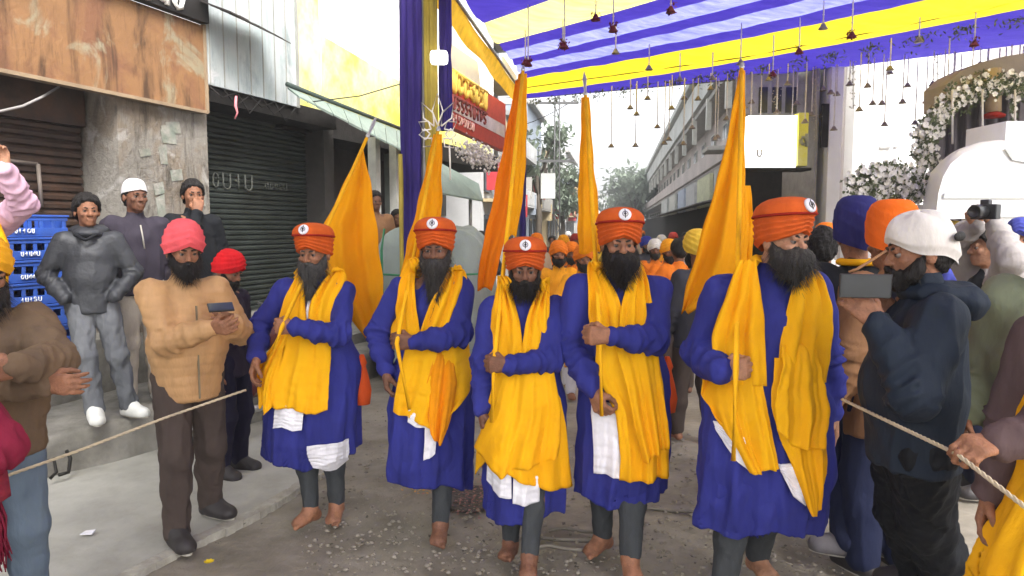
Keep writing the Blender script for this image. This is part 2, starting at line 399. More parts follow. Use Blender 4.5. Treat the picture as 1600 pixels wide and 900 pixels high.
    def garment(s, name, m, kind, h=None, top=1.0, hem=.86, flare=0, sleeve=(.066,.056,.046), tor=(.124,.118,.120), wx=1.38, wr=.005, ws=24, seed=0, ridge=None, collar=.0, slv=True, belly=0, skirt=None, cuff=.0, arms='LR', long_=None):
        J = s.J; S = SDF(); S0 = SDF()
        pel = Vector((J['pel'].x, J['pel'].y, hem+.01 if hem > .65 else .97))
        for T in (S, S0):
            T.chain([(pel, tor[0]), ((J['pel']+J['ch'])/2+Vector((0,-belly,0)), tor[1]+belly*.5), (J['ch'], tor[2])], .06, wx=wx)
            T.cone(J['sL']*.85+J['sR']*.15+Vector((0,0,-.01)), .060, J['sR']*.85+J['sL']*.15+Vector((0,0,-.01)), .060, .07)
            T.cone(J['nk']+Vector((0,0,-.05)), .075, J['nk']+Vector((0,0,collar)), .062, .04)
            if skirt:
                (cx0, cy0, rx0, ry0, z0), (cx1, cy1, rx1, ry1, z1), tilt, nf, sd = skirt
                rs = np.random.RandomState(sd); ph = rs.rand(5)*6.28
                def f(x, y, z, ins=1.0):
                    t = np.clip((z0-z)/(z0-z1), -.1, 1.2); cx = cx0+(cx1-cx0)*t; cy = cy0+(cy1-cy0)*t-.05*np.clip(t*2,0,1)*np.clip((1.3-t)*2,0,1)
                    sh_ = 1-.38*np.clip((z-z0+.06)/.20, 0, 1)**1.3; rx = (rx0+(rx1-rx0)*t)*sh_; ry = (ry0+(ry1-ry0)*np.clip(t*1.5,-.1,1))*sh_; X, Y = (x-cx)/rx, (y-cy)/ry; rho = np.sqrt(X*X+Y*Y)+1e-6; th = np.arctan2(Y, X)
                    tc = np.clip(t, 0, 1)
                    fold = tc**.7*(.075*np.sin(nf*th+ph[0]+1.5*np.sin(2*th+ph[3]))+.055*(1-2*np.abs(np.sin((nf+.5)*th+ph[1]+1.2*t)))+.028*(1-2*np.abs(np.sin((1.5*nf+1)*th+ph[2]-.8*t))))
                    d = (rho-(1+fold)*ins)*(rx+ry)*.42
                    zz = z1+tilt[0]*(x-cx)+tilt[1]*np.sin(3*(x-cx)/rx1+ph[4])*.02+.012*np.sin(nf*th+ph[0])
                    return np.maximum(np.maximum(d, zz-z), z-(z0+.13))
                R = max(rx1, rx0)*1.2; lo = (min(cx0,cx1)-R, min(cy0,cy1)-R, z1-.12); hi = (max(cx0,cx1)+R, max(cy0,cy1)+R, z0+.16)
                T.fn(f, lo, hi, .05)
        if skirt:
            S.fn(lambda x,y,z: np.maximum(f(x,y,z,.955)+.004, z-.72), (lo[0],lo[1],lo[2]-.1), hi, .006, -1)
            hz = z1-.2
        else:
            hz = hem
            c = J['pel']
            S.fn(lambda x,y,z: z-hem, (-1,-1,hem-.4), (1,1,hem+.03), .012, -1)
        for q in arms:
            e, w = J['e'+q], J['w'+q]; wv = e.lerp(w, 1.0 if not cuff else 1+cuff)
            for T in (S,):
                T.chain([(J['s'+q]+Vector((0,0,-.005)), sleeve[0]), (e, sleeve[1])], .05)
                T.chain([(e, sleeve[1]), (e.lerp(w,.5), (sleeve[1]+sleeve[2])/2), (e.lerp(w,.93), sleeve[2])], .03)
        s.tors = S0
        def rg(x, y, z):
            r = 0
            for q in arms:   # creases gathered round the elbow and along the forearm
                e, w = np.array(J['e'+q]), np.array(J['w'+q]); dd = w-e; L = np.linalg.norm(dd); dd = dd/L
                t = (x-e[0])*dd[0]+(y-e[1])*dd[1]+(z-e[2])*dd[2]; dist = np.sqrt(np.maximum((x-e[0])**2+(y-e[1])**2+(z-e[2])**2-t*t, 0))
                m_ = (dist < .085)&(t > -.06)&(t < L+.03)
                r = r+m_*np.exp(-((t-.03)/.10)**2)*.0070*(1-2*np.abs(np.sin(t*62+2.2*snoise(x,y,z,16,seed+3))))+m_*.005*(1-2*np.abs(np.sin(t*40+2.5*snoise(x,y,z,11,seed+8))))
            if ridge is not None: r = r+ridge(x,y,z)
            return r
        return sdf_obj(name, S, h or max(.008, s.vox*1.4), m, s.root, wr=wr, ws=ws, seed=seed, ridge=rg)
    def legs(s, name, m, r=(.092,.066,.05), h=None, top=1.0, wr=.003, seed=3, end=.97, pel=.102):
        J = s.J; S = SDF(); S.cone(J['pel']+Vector((0,0,-.03)), pel, J['pel']+Vector((0,0,.05)), pel*.97, .05, wx=1.3)
        for q in 'LR':
            k, a = J['k'+q], J['a'+q]; e = k.lerp(a, end)
            S.chain([(J['h'+q], r[0]), (k, r[1])], .04); S.chain([(k, r[1]), (k.lerp(a,.4)+Vector((0,.012,0)), (r[1]*.5+r[2]*.5)), (e, r[2])], .03)
        return sdf_obj(name, S, h or max(.008, s.vox*1.3), m, s.root, wr=wr, ws=30, seed=seed)
    def shoes(s, m, ms, h=None):
        for q in 'LR': shoe_obj(s.foot[q][0], s.foot[q][1], s.foot[q][2], m, ms, s.root, h or max(.008, s.vox))
    def shell(s, name, m, fn, nu=72, nv=26):
        """closed surface of revolution in head space: fn(theta, v) -> (x,y,z); theta 0 = front"""
        V = []
        for j in range(nv):
            for i in range(nu):
                V.append(s.hp_(*fn(-math.pi+2*math.pi*i/nu, j/(nv-1))))
        F = [(j*nu+i, j*nu+(i+1)%nu, (j+1)*nu+(i+1)%nu, (j+1)*nu+i) for j in range(nv-1) for i in range(nu)]
        return mesh_np(name, np.array([tuple(p) for p in V]), np.array(F)[:, ::-1], m, s.root)
    def turban(s, m, rx=.112, ry=.130, top=.175, layers=5, front=.045, back=-.05, k=1.0, peak=.0, seed=0):
        def fn(th, v):
            a = abs(th)/math.pi; zb = front*(1-a)+back*a-.012*math.sin(math.pi*a); 
            e = (1-(1-v)**1.0); ang = e*math.pi*.5; rad = math.cos(ang)**.72; z = zb+(top-zb)*math.sin(ang)**.9
            und = .86+.14*min(1, v*7)
            lay = v*layers*1.25+a*2.2+.25*math.sin(th*1+seed); fr = lay-math.floor(lay)
            d = 1+.085*(fr**2-.3)*min(1, 6*(1-v))+.014*math.sin(4*th+seed)+.010*math.sin(11*th+9*v+seed)
            R = rad*und*d*k
            return (rx*math.sin(th)*R, .008-ry*math.cos(th)*R, z+peak*max(0, math.cos(th))*math.sin(ang)*.5)
        return s.shell('turban', m, fn, 80, 36)
    def dumalla(s, m, trim, badge=True, tilt=.12, seed=0):
        def low(th, v):
            a = abs(th)/math.pi; zb = .040*(1-a)-.055*a; z = zb+(.106-zb)*v
            lay = v*4.6+1.9*a+.22*math.sin(th*1.5+seed); fr = lay-math.floor(lay)
            r = (.90+.15*v**.7+.085*(fr**2.2-.3)); r *= .9+.1*min(1, v*8)
            return (.105*math.sin(th)*r, .006-.122*math.cos(th)*r, z+.01*math.cos(th)*v)
        t = s.shell('turban', m, low, 84, 28)
        prof = [(1.00,.096),(1.06,.101),(1.09,.112),(1.07,.128),(.99,.146),(.84,.162),(.6,.174),(.3,.180),(.0,.181)]
        def up(th, v):
            q = v*(len(prof)-1); i = min(int(q), len(prof)-2); f = q-i; r = prof[i][0]*(1-f)+prof[i+1][0]*f; z = prof[i][1]*(1-f)+prof[i+1][1]*f
            r *= 1+.014*math.sin(5*th+5*v+seed)+.016*(((v*3+abs(th)*.55+.15*math.sin(3*th+seed))%1)**3-.25)*(v>.2)
            return (.107*math.sin(th)*r, .004-.122*math.cos(th)*r, z+(tilt*.12)*math.cos(th)*r)
        u = s.shell('turban_crown', m, up, 72, 30)
        def ring(th, v):
            a = v*2*math.pi; rr = 1.085+.04*math.cos(a); return (.107*math.sin(th)*rr, .004-.122*math.cos(th)*rr, .103+.006*math.sin(a)+(tilt*.12)*math.cos(th)*1.15)
        r = s.shell('turban_trim', trim, ring, 72, 9); 
        if badge:
            fm = s.Rh@Matrix.Rotation(math.pi/2-.45, 3, 'X'); c = s.hp_(0,-.122,.150)
            b = MB().lathe(c, [(.030,-.004),(.030,.002),(.024,.006),(1e-4,.008)], 20, fm).build('turban_badge', WHT, s.root)
            S_ = mat('dark metal emblem', (.06,.05,.05), rough=.4, metal=.6, bump=0)
            e = MB(); 
            e.lathe(c, [(.006,.0085),(.006,.011),(1e-4,.012)], 10, fm)
            for k in range(14):
                a0, a1 = 2*math.pi*k/14, 2*math.pi*(k+1)/14
                e.tube([c+fm@Vector((.013*math.cos(a0), .013*math.sin(a0), .0085)), c+fm@Vector((.013*math.cos(a1), .013*math.sin(a1), .0085))], .0016, 5)
            e.tube([c+fm@Vector((0,-.020,.008)), c+fm@Vector((0,.022,.008))], .002, 5)
            e.build('emblem', S_, b)
    def hair(s, m, cap=False, name='hair', vol=.012, back=True, hz=.075):
        S = SDF(); R = s.Rh; H = s.hp_; S.ell(H(0,.016,.034), (.074+vol,.093+vol,.090+vol), .02, R)
        if back: S.ell(H(0,.045,-.02), (.068+vol*.5,.062+vol,.07), .03, R)
        c = np.array(H(0,-.058,hz-.018)); n = np.array(s.Rh@Vector((0,-.75,-.66)))
        S.fn(lambda x,y,z: -((x-c[0])*n[0]+(y-c[1])*n[1]+(z-c[2])*n[2]), c-.4, c+.4, .012, -1)
        return sdf_obj(name, S, s.vox, m, s.root, wr=.005, ws=95)
    def march(s, x, z, off=.012, y0=-.55):
        y = np.full(x.shape, y0); S = s.tors
        for _ in range(36):
            d = S.at(np.stack([x,y,z], -1))-off; y = y+np.clip(d, -.03, .06)*.85
            y = np.minimum(y, .0)
        return y
    def panel(s, name, m, rows, bot=None, off=.014, pleat=.012, nf=5, seed=0, n=44, nv=40, parent=None, fringe=0, dy=-.17, hang=1, label=None):
        """hanging cloth in front of the body; rows = [(py, px_left, px_right)] read off the photograph at the body's own distance"""
        rs = np.random.RandomState(seed); ph = rs.rand(6)*6.28
        ys = [r[0] for r in rows]; tt = np.linspace(0, 1, nv); uu = np.linspace(0, 1, n)
        py = ys[0]+(ys[-1]-ys[0])*tt; xl = np.interp(py, ys, [r[1] for r in rows]); xr = np.interp(py, ys, [r[2] for r in rows])
        U, T = np.meshgrid(uu, tt); PX = xl[:,None]+(xr-xl)[:,None]*U; PY = np.repeat(py[:,None], n, 1)
        if bot is not None: PY = PY+(np.interp(uu, np.linspace(0,1,len(bot)), bot)[None,:])*(T**1.5)
        X = np.zeros_like(PX); Z = np.zeros_like(PX)
        for i in range(nv):
            for j in range(n):
                q = s.loc_px(PX[i,j], PY[i,j], dy); X[i,j] = q.x; Z[i,j] = q.z
        b0 = min(.018, off*.45); Y = s.march(X, Z, b0); Y = Y-(off-b0)*np.clip(T/.22, 0, 1)
        if hang:
            for i in range(1, nv): Y[i] = np.minimum(Y[i], Y[i-1]+.004)
        amp = pleat*(.35+.65*T); w = 1.0
        Y = Y-amp*(.6+.75*np.sin(nf*1.35*np.pi*U+ph[0]+1.6*np.sin(2.2*U+ph[1]+T*2.2))+.30*(1-2*np.abs(np.sin(nf*1.6*np.pi*U+ph[2]+1.9*T)))+.12*np.sin(nf*5*np.pi*U+ph[4]+3*T)+.25*np.sin(T*6+4*U+ph[3]))
        Y = Y-.004*snoise(X*1.0, T, Z*.8, 45, seed)
        V = np.stack([X,Y,Z], -1).reshape(-1,3)
        F = np.array([(i*n+j, (i+1)*n+j, (i+1)*n+j+1, i*n+j+1) for i in range(nv-1) for j in range(n-1)])
        o = mesh_np(name, V, F, m, parent or s.root); so_ = o.modifiers.new('thick', 'SOLIDIFY'); so_.thickness = .004; so_.offset = 0
        if label: o['label'] = label
        return o
    def scarf(s, name, m, left, right, off=.016, seed=0, pleat=.007, n=22, dy=-.12, nf=3, neckw=.12, ymax=0.0):
        """scarf round the neck; left/right = rows (py, px_outer, px_inner) from hem up to the shoulder"""
        C_, W_, fr = [], [], []
        def add_rows(rows):
            for (py, xo, xi) in rows:
                a, b = s.loc_px(xo, py, dy), s.loc_px(xi, py, dy); C_.append(np.array((a+b)/2)); W_.append(np.array((a-b)/2)); fr.append(1)
        add_rows(left); hw = neckw/2; nk = np.array(s.J['nk'])
        for p, wv in (((-.085,-.02,.02), (-.9,0,-.35)), ((-.065,.06,.03), (-.6,.6,-.4)), ((0,.09,.03), (0,.8,-.6)), ((.065,.06,.03), (.6,.6,-.4)), ((.085,-.02,.02), (.9,0,-.35))):
            C_.append(nk+np.array(p)); W_.append(np.array(wv)*hw); fr.append(0)
        add_rows(right[::-1])
        C_, W_, fr = np.array(C_), np.array(W_), np.array(fr, float)
        L = np.concatenate([[0], np.cumsum(np.linalg.norm(np.diff(C_*np.array([1,.6,1]), axis=0), axis=1))]); nv = int(L[-1]/.013)
        t = np.linspace(0, L[-1], nv); Cc = np.stack([np.interp(t, L, C_[:,i]) for i in range(3)], 1); Wc = np.stack([np.interp(t, L, W_[:,i]) for i in range(3)], 1)
        ker = np.array([1,2,3,2,1])/9.
        def sm(A):
            B = A.copy()
            for i in range(3): B[2:-2,i] = np.convolve(A[:,i], ker, 'valid')
            return B
        Cc, Wc = sm(sm(Cc)), sm(sm(Wc)); f = np.interp(t, L, fr)
        u = np.linspace(1, -1, n); V = Cc[:,None,:]+Wc[:,None,:]*u[None,:,None]
        Ym = np.minimum(s.march(V[...,0], V[...,2], off), ymax); fm = np.clip(f, 0, 1)[:,None]
        V[...,1] = np.where(fm > .98, Ym, V[...,1]*(1-fm)+np.minimum(Ym, V[...,1])*fm)
        for _ in range(6):
            d = s.tors.at(V); g = s.tors.grad(V); mv = np.where(d < off, (off-d), (off-d)*.35*(1-fm)); V = V+g*mv[...,None]
        for _ in range(10):
            W = V.copy(); W[1:-1] = .5*V[1:-1]+.25*(V[2:]+V[:-2]); W[:,1:-1] = .6*W[:,1:-1]+.2*(W[:,2:]+W[:,:-2]); d = s.tors.at(W); V = W+s.tors.grad(W)*np.maximum(off*.8-d, 0)[...,None]*.6
        g = s.tors.grad(V); gm = g.copy()
        for _ in range(8): gm[1:-1] = (gm[1:-1]+gm[2:]+gm[:-2])/3; gm[:,1:-1] = (gm[:,1:-1]+gm[:,2:]+gm[:,:-2])/3
        g = gm/(np.linalg.norm(gm,axis=-1,keepdims=True)+1e-9); ph = np.random.RandomState(seed).rand(4)*6.28; tt = t[:,None]; U = u[None,:]
        d = pleat*(1+np.sin(nf*2.9*U+ph[0]+1.3*np.sin(tt*6+ph[1]))+.25*np.sin(nf*5.2*U+ph[2]+tt*5)+.55*(1-2*np.abs(np.sin(nf*1.7*U+ph[3]-2.6*tt))))+.002*np.sin(tt*60+U*9)
        d = d+.010*(1-U**2)
        V = V+g*d[...,None]
        V = V.reshape(-1,3); F = np.array([(i*n+j, i*n+j+1, (i+1)*n+j+1, (i+1)*n+j) for i in range(nv-1) for j in range(n-1)])
        o = mesh_np(name, V, F, m, s.root); so_ = o.modifiers.new('thick', 'SOLIDIFY'); so_.thickness = .005; so_.offset = 0
        return o
# ------------------------------------------------------------------ setting
rnd = random.Random(3)
def quad_obj(name, pts, th, m, parent=None, kind=None):
    """four-cornered board of thickness th behind its face"""
    p = [Vector(q) for q in pts]; n = (p[1]-p[0]).cross(p[3]-p[0]).normalized()
    o = parent.location if parent else Vector((0,0,0)); R = Matrix.Rotation(-parent.rotation_euler.z, 3, 'Z') if parent else Matrix.Identity(3)
    return MB().prism([R@(q-o) for q in p], R@(n*th)).build(name, m, parent, kind)
ROADM = mat('worn grey-brown road', (.32,.285,.235), col2=(.14,.12,.092), rough=.55, vs=2.0, bump=1.0, bs=16, dirt_glare=.5, dirt_glare_col=(.12,.11,.09), ds=2.2, spec=.35)
APRON = mat('smooth grey concrete apron', (.45,.44,.39), col2=(.33,.32,.28), rough=.55, vs=1.6, bump=.35, bs=14, dirt_glare=.4, dirt_glare_col=(.16,.145,.12), ds=2.6)
CONC = mat('weathered concrete', (.30,.285,.25), col2=(.17,.16,.14), rough=.85, vs=3, bump=.8, bs=22, dirt_glare=.6, dirt_glare_col=(.07,.065,.05), ds=4)
EDGE = mat('pale cement edging', (.46,.44,.38), col2=(.27,.25,.21), rough=.8, vs=7, bump=.6, bs=30, dirt_glare=.7, dirt_glare_col=(.2,.18,.15), ds=6)
# road: one sheet out to the horizon, finer and uneven near the camera
def ground():
    xs = np.concatenate([[-160,-120,-40,-14], np.linspace(-7,9,150), [16,40,120,160]]); ys = np.concatenate([[-60,-10], np.linspace(1.5,13,130), [16,24,50,120,320]])
    X, Y = np.meshgrid(xs, ys); m = ((X > -7)&(X < 9)&(Y > 1.5)&(Y < 13))
    Z = m*(.010*snoise(X,Y,0,1.6,2)+.006*snoise(X,Y,0,5,3)+.004*snoise(X,Y,0,13,4))-.012
    V = np.stack([X,Y,Z],-1).reshape(-1,3); n = len(xs)
    F = np.array([(i*n+j, i*n+j+1, (i+1)*n+j+1, (i+1)*n+j) for i in range(len(ys)-1) for j in range(n-1)])
    return mesh_np('road', V, F, ROADM, None, True, 'structure')
ground()
ap = [G(150,930), G(300,852), G(400,805), G(455,772), G(505,738), G(520,700), G(470,640)]
ap = [Vector((p.x,p.y,.008)) for p in ap]; ap += [Vector((-3.0,6.6,.008)), Vector((-6,3,.008)), Vector((-4.5,1.0,.008)), Vector((-1.9,1.6,.008))]
MB().prism([(p.x,p.y,.022) for p in ap][::-1], (0,0,-.05)).build('pavement', APRON, None, 'structure')
b = MB(); ed = [G(180,915), G(300,852), G(400,805), G(455,772), G(505,738)]
for i in range(len(ed)-1):
    p, q = ed[i], ed[i+1]; n = 7
    for k in range(n):
        a, c = p.lerp(q, k/n), p.lerp(q, (k+1)/n); s_ = .028+.016*rnd.random(); dd = (c-a).normalized(); pr = Vector((dd.y,-dd.x,0))*s_
        b.prism([(a-pr)+Vector((0,0,.031)), (c-pr)+Vector((0,0,.031)), (c+pr)+Vector((0,0,.027)), (a+pr)+Vector((0,0,.027))][::-1], (0,0,-.05))
b.build('pavement_edge', EDGE, None, 'structure')
# raised step along the shops (rough front face)
def step():
    base = [Vector((-4.9,2.35,0)), Vector((-3.3,4.6,0)), Vector((-2.73,5.4,0)), Vector((-2.25,6.15,0)), Vector((-1.75,7.6,0)), Vector((-1.3,9.5,0))]
    pts = []
    for i in range(len(base)-1):
        for k in range(14): pts.append(base[i].lerp(base[i+1], k/14))
    pts.append(base[-1]); V = []; rows = [(0,-.02),(0,.06),(.0,.14),(.0,.22),(.005,.29),(.03,.31),(.12,.315),(.5,.31),(3,.31)]
    for (b_, z) in rows:
        for i, p in enumerate(pts):
            d = (pts[min(i+1,len(pts)-1)]-pts[max(i-1,0)]).normalized(); n = Vector((-d.y, d.x, 0))
            q = p+n*b_+n*(.018*float(snoise(p.x*3, p.y*3, z*4, 3, 7))*(b_ < .4)); V.append((q.x, q.y, z+.008*float(snoise(q.x,q.y,0,7,3))*(z > .25)))
    n = len(pts); F = np.array([(i*n+j, i*n+j+1, (i+1)*n+j+1, (i+1)*n+j) for i in range(len(rows)-1) for j in range(n-1)])
    return mesh_np('step', np.array(V), F, CONC, None, True, 'structure')
step()
tag(MB().tube([P(62,748,4.62), P(70,722,4.64), P(84,716,4.66), P(88,738,4.62), P(78,748,4.6)], .012, 6).tube([P(92,742,4.64), P(107,738,4.7), P(110,716,4.76), P(104,704,4.78)], .013, 6).build('pipe', mat('black rubber', (.02,.018,.015), rough=.6, bump=0)),
    'dark bent pipe ends poking out of the concrete step face', 'pipe')  # black tubes stand in for the shadowed drain holes of the step

# --- left row of shops, local frame: x out to the street, y along the row
LA = Vector((-3.83, 5.27, 0)); LR = math.radians(-20)
def rust_mat(name, cols, sc_=1.0, rough=.65, bump=.4, spec=.3):
    """layered weathered paint: cols = (base, dark stain, pale worn patch, tint)"""
    m, nt, bs = newmat(name); N = nt.nodes.new; L = nt.links.new; tc = N('ShaderNodeTexCoord')
    def noise(scale, st, det=8, r=.65):
        mp = N('ShaderNodeMapping'); mp.inputs['Scale'].default_value = st; L(tc.outputs['Object'], mp.inputs[0]); n = N('ShaderNodeTexNoise')
        n.inputs['Scale'].default_value = scale*sc_; n.inputs['Detail'].default_value = det; n.inputs['Roughness'].default_value = r; n.inputs['Distortion'].default_value = .6; L(mp.outputs[0], n.inputs['Vector']); return n.outputs[0]
    col = N('ShaderNodeRGB'); col.outputs[0].default_value = (*cols[0],1); col = col.outputs[0]
    for c, sc2, st, lo, hi, amt in ((cols[3],1.3,(1,1.3,1),.48,.60,.8),(cols[1],2.2,(1,2.2,.45),.50,.66,.9),(cols[2],1.9,(1,1,.9),.56,.64,.8),(cols[1],9,(1,3,.3),.55,.75,.7),(cols[1],.8,(1,1,1),.45,.75,.5)):
        f = noise(sc2, st); mr = N('ShaderNodeMapRange'); mr.inputs[1].default_value = lo; mr.inputs[2].default_value = hi; mr.inputs[4].default_value = amt; L(f, mr.inputs[0])
        mx = N('ShaderNodeMix'); mx.data_type = 'RGBA'; L(mr.outputs[0], mx.inputs[0]); L(col, mx.inputs[6]); mx.inputs[7].default_value = (*c,1); col = mx.outputs[2]
    L(col, bs.inputs['Base Color']); bs.inputs['Roughness'].default_value = rough; bs.inputs['Specular IOR Level'].default_value = spec
    bp = N('ShaderNodeBump'); bp.inputs['Strength'].default_value = bump; bp.inputs['Distance'].default_value = .02; L(noise(12,(1,1,1)), bp.inputs['Height']); L(bp.outputs[0], bs.inputs['Normal']); MATS[name] = m; return m
RUST = rust_mat('rusty painted sheet metal', ((.26,.135,.06),(.060,.032,.018),(.30,.27,.18),(.18,.08,.045)), 1.0)
SHUT = mat('dark brown shutter', (.060,.038,.028), col2=(.028,.018,.014), rough=.55, vs=4, bump=.3, bs=30, dirt_glare=.6, dirt_glare_col=(.11,.05,.025), ds=3)
SHUT2 = mat('dark green grey shutter', (.042,.050,.044), col2=(.02,.024,.02), rough=.5, vs=3, bump=.25, bs=30, dirt_glare=.5, dirt_glare_col=(.02,.018,.014), ds=2)
DARK = mat('sooty dark wall', (.020,.017,.015), rough=.9, var=.3, bump=.4)  # shop shade put into a near-black colour, also used for small dark parts
GRYW = rust_mat('streaked grey cladding', ((.42,.45,.45),(.20,.24,.24),(.55,.53,.54),(.36,.42,.42)), 1.0, .5, .3)
PILM = rust_mat('peeling pillar plaster', ((.24,.22,.19),(.06,.05,.04),(.38,.36,.33),(.20,.155,.11)), 1.6, .9, .9)
WHTW = mat('white painted wall', (.80,.79,.77), rough=.8, var=.04, vs=2, bump=.2, dirt_glare=.15, dirt_glare_col=(.6,.6,.56), ds=1)
LEMON = mat('lemon yellow paint', (.72,.68,.10), rough=.7, var=.06, vs=2, bump=.2, dirt_glare=.85, dirt_glare_col=(.78,.78,.62), ds=.7)  # pale patches paint in the overexposed light on the yellow
CREAM = mat('off white enamel', (.55,.55,.50), rough=.5, var=.1, bump=.1)
def shutter(parent, o_, s0, s1, z0, z1, m, pitch=.075):
    b = MB(); n = int((z1-z0)/pitch)
    for i in range(n):
        z = z0+pitch*(i+.5); b.prism([(o_, s0, z-pitch*.5), (o_+.022, s0, z-pitch*.32), (o_+.026, s0, z+pitch*.1), (o_, s0, z+pitch*.42)], (0, s1-s0, 0))
    b.box((o_-.02, (s0+s1)/2, (z0+z1)/2), (.03, s1-s0, z1-z0)); return b.build('shutter_slats', m, parent, 'stuff')
def glyphs(parent, org, ux, uz, n, h, m, seed, gap=1.0, r=.12, bar=False, name='lettering', nrm=None):
    """a row of stroke letters (loops, bars, hooks) as the unreadable script in the photo shows them"""
    rg = random.Random(seed); org, ux, uz = Vector(org), Vector(ux).normalized(), Vector(uz).normalized(); nrm = ux.cross(uz) if nrm is None else Vector(nrm); b = MB(); x = 0
    for i in range(n):
        w_ = h*(.5+.35*rg.random()); k = rg.choice('UOLTPS')
        T = lambda a, c: org+ux*(x+a*w_)+uz*(c*h)+nrm*.004
        arc = lambda cx, cz, rx, rz, a0, a1: [T(cx+rx*math.cos(a0+(a1-a0)*q/7), cz+rz*math.sin(a0+(a1-a0)*q/7)) for q in range(8)]
        R = h*r
        if k == 'U': b.tube([T(.1,.95), T(.1,.35)]+arc(.45,.35,.35,.3,math.pi,2*math.pi)+[T(.8,.95)], R, 5)
        if k == 'O': b.tube(arc(.45,.5,.36,.42,0,2*math.pi), R, 5)
        if k == 'L': b.tube([T(.15,.95), T(.15,.1)], R, 5); b.tube(arc(.45,.55,.3,.25,-1.5,2.4), R, 5)
        if k == 'T': b.tube([T(.5,.95), T(.5,.05)], R, 5); b.tube([T(.1,.6), T(.5,.45)], R, 5)
        if k == 'P': b.tube([T(.75,.95), T(.75,.05)], R, 5); b.tube(arc(.4,.45,.3,.25,0,5), R, 5)
        if k == 'S': b.tube(arc(.45,.72,.3,.2,0.3,4.2)+arc(.45,.3,.32,.22,1.4,-2.6), R, 5)
        x += w_+h*.22*gap
    if bar: b.tube([org+uz*h*.98+nrm*.004, org+ux*x+uz*h*.98+nrm*.004], h*r, 5)
    return b.build(name, m, parent, 'stuff')

s1 = empty('shop_building', LA, LR, 1, 'old shop with brown roller shutter under a broad rusty signboard', 'shop')
MB().box((-.8,-.4,.39), (1.58,5.0,.78)).build('plinth', CONC, s1)
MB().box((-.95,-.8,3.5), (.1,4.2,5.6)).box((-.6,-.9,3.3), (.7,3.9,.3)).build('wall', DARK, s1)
shutter(s1, -.45, -2.8, 1.06, .78, 2.66, SHUT)
MB().box((-.42,-.9,2.90), (.14,3.9,.52)).build('shutter_box', SHUT, s1)
MB().box((-.27,1.62,2.1), (.50,1.06,2.66)).build('pillar', PILM, s1)
pl = MB(); rp = random.Random(8)
for k in range(16):
    y, z, a, c = 1.2+.75*rp.random(), 1.7+1.3*rp.random(), .06+.12*rp.random(), .08+.14*rp.random()
    pl.prism([(-.0155+.001*k*.3, y, z), (-.0155+.0003*k, y+a, z+.03*rp.random()), (-.0155+.0003*k, y+a*.9, z+c), (-.0155+.0003*k, y-.02, z+c*.8)], (.002,0,0))
pl.build('torn_posters', mat('torn faded posters', (.36,.34,.30), col2=(.17,.20,.16), rough=.9, vs=9, bump=.5, dirt_glare=.6), s1, 'stuff')
MB().box((.04,-.45,3.32), (.06,5.0,.84)).build('signboard', RUST, s1)
b = MB(); b.box((.045,-.45,2.895), (.09,5.02,.03)).box((.045,2.06,3.32), (.09,.03,.86)); b.build('signboard_frame', mat('pale rusted frame', (.30,.22,.14), rough=.7), s1)
MB().box((.10,.3,4.10), (.10,3.5,.70)).build('upper_board', mat('black sign paint', (.015,.013,.012), rough=.6, bump=.1), s1)
glyphs(s1, (.155,.50,3.765), (0,1,0), (0,0,1), 7, .22, mat('white sign paint', (.75,.74,.70), rough=.7, bump=.1), 4, .9, .13, nrm=(1,0,0))
b = MB()
for k in range(7): b.prism([(.16,1.93+.13*k,3.93-.005*k), (.16,2.06+.13*k,3.93-.005*k), (.52,2.05+.13*k,3.78-.012*k), (.52,1.94+.13*k,3.79-.012*k)], (0,0,.012+.006*(k%2)))
b.build('awning_sheet', mat('dark corrugated sheet', (.05,.042,.04), rough=.6, bump=.3), s1)
b = MB(); b.tube([(-.40,.05,2.30), (-.40,.62,2.28)], .014, 8); b.tube([(-.39,.62,2.28), (-.39,.63,1.92)], .016, 8); b.tube([(-.395,.43,2.1), (-.395,.43,1.62)], .012, 8)
b.build('conduit', mat('dull pipe', (.22,.18,.15), rough=.6, bump=.2), s1)
MB().tube([P(-40,185,5.0), P(30,168,5.2), P(60,155,5.6), P(95,135,6.15)], .011, 6)
tag(MB().tube([P(-40,180,5.0), P(0,174,5.1), P(35,166,5.25), P(65,152,5.6), P(92,136,6.1)], .010, 8).build('cable', mat('grey cable', (.30,.28,.27), bump=0)), 'thick grey cable drooping below the rusty signboard', 'cable')
# corrugated bottle crates
BLUP = mat('blue crate plastic', (.035,.10,.42), rough=.38, var=.12, bump=.1, spec=.45, dirt_glare=.3, dirt_glare_col=(.05,.07,.18), ds=5)
CRG = 'blue plastic crates stacked before the brown shutter'
def crate(z, dy, lab, ds, rz=0):
    c = empty('crate', LA+rotz(LR)@Vector((-.20+.006*ds, .28+dy, z)), LR+rz, 1, lab, 'crate', CRG); W, D, H = .62, .34, .19; b = MB(); c.scale = (1,1,.9)
    b.box((0,0,.012), (D,W,.024))
    for sx in (-1,1):
        b.box((sx*(D/2-.008),0,.045), (.016,W,.065)); b.box((sx*(D/2-.008),0,.165), (.016,W,.05))
        for k in range(7): b.box((sx*(D/2-.010),-W/2+.03+k*(W-.06)/6,.105), (.012,.03,.08))
    for sy in (-1,1): b.box((0,sy*(W/2-.008),.095), (D-.034,.016,.187))
    b.box((0,0,.190), (D+.024,W+.024,.014)) if False else [b.box((sx*(D/2+.004),0,.183), (.012,W+.02,.018)) for sx in (-1,1)]
    b.build('crate_body', BLUP, c, bevel=.003)
    glyphs(c, (D/2+.006,-.13,.030), (0,1,0), (0,0,1), 5, .042, mat('white crate print', (.7,.72,.75), bump=0), ds*3+1, .6, .10, nrm=(1,0,0))
    return c
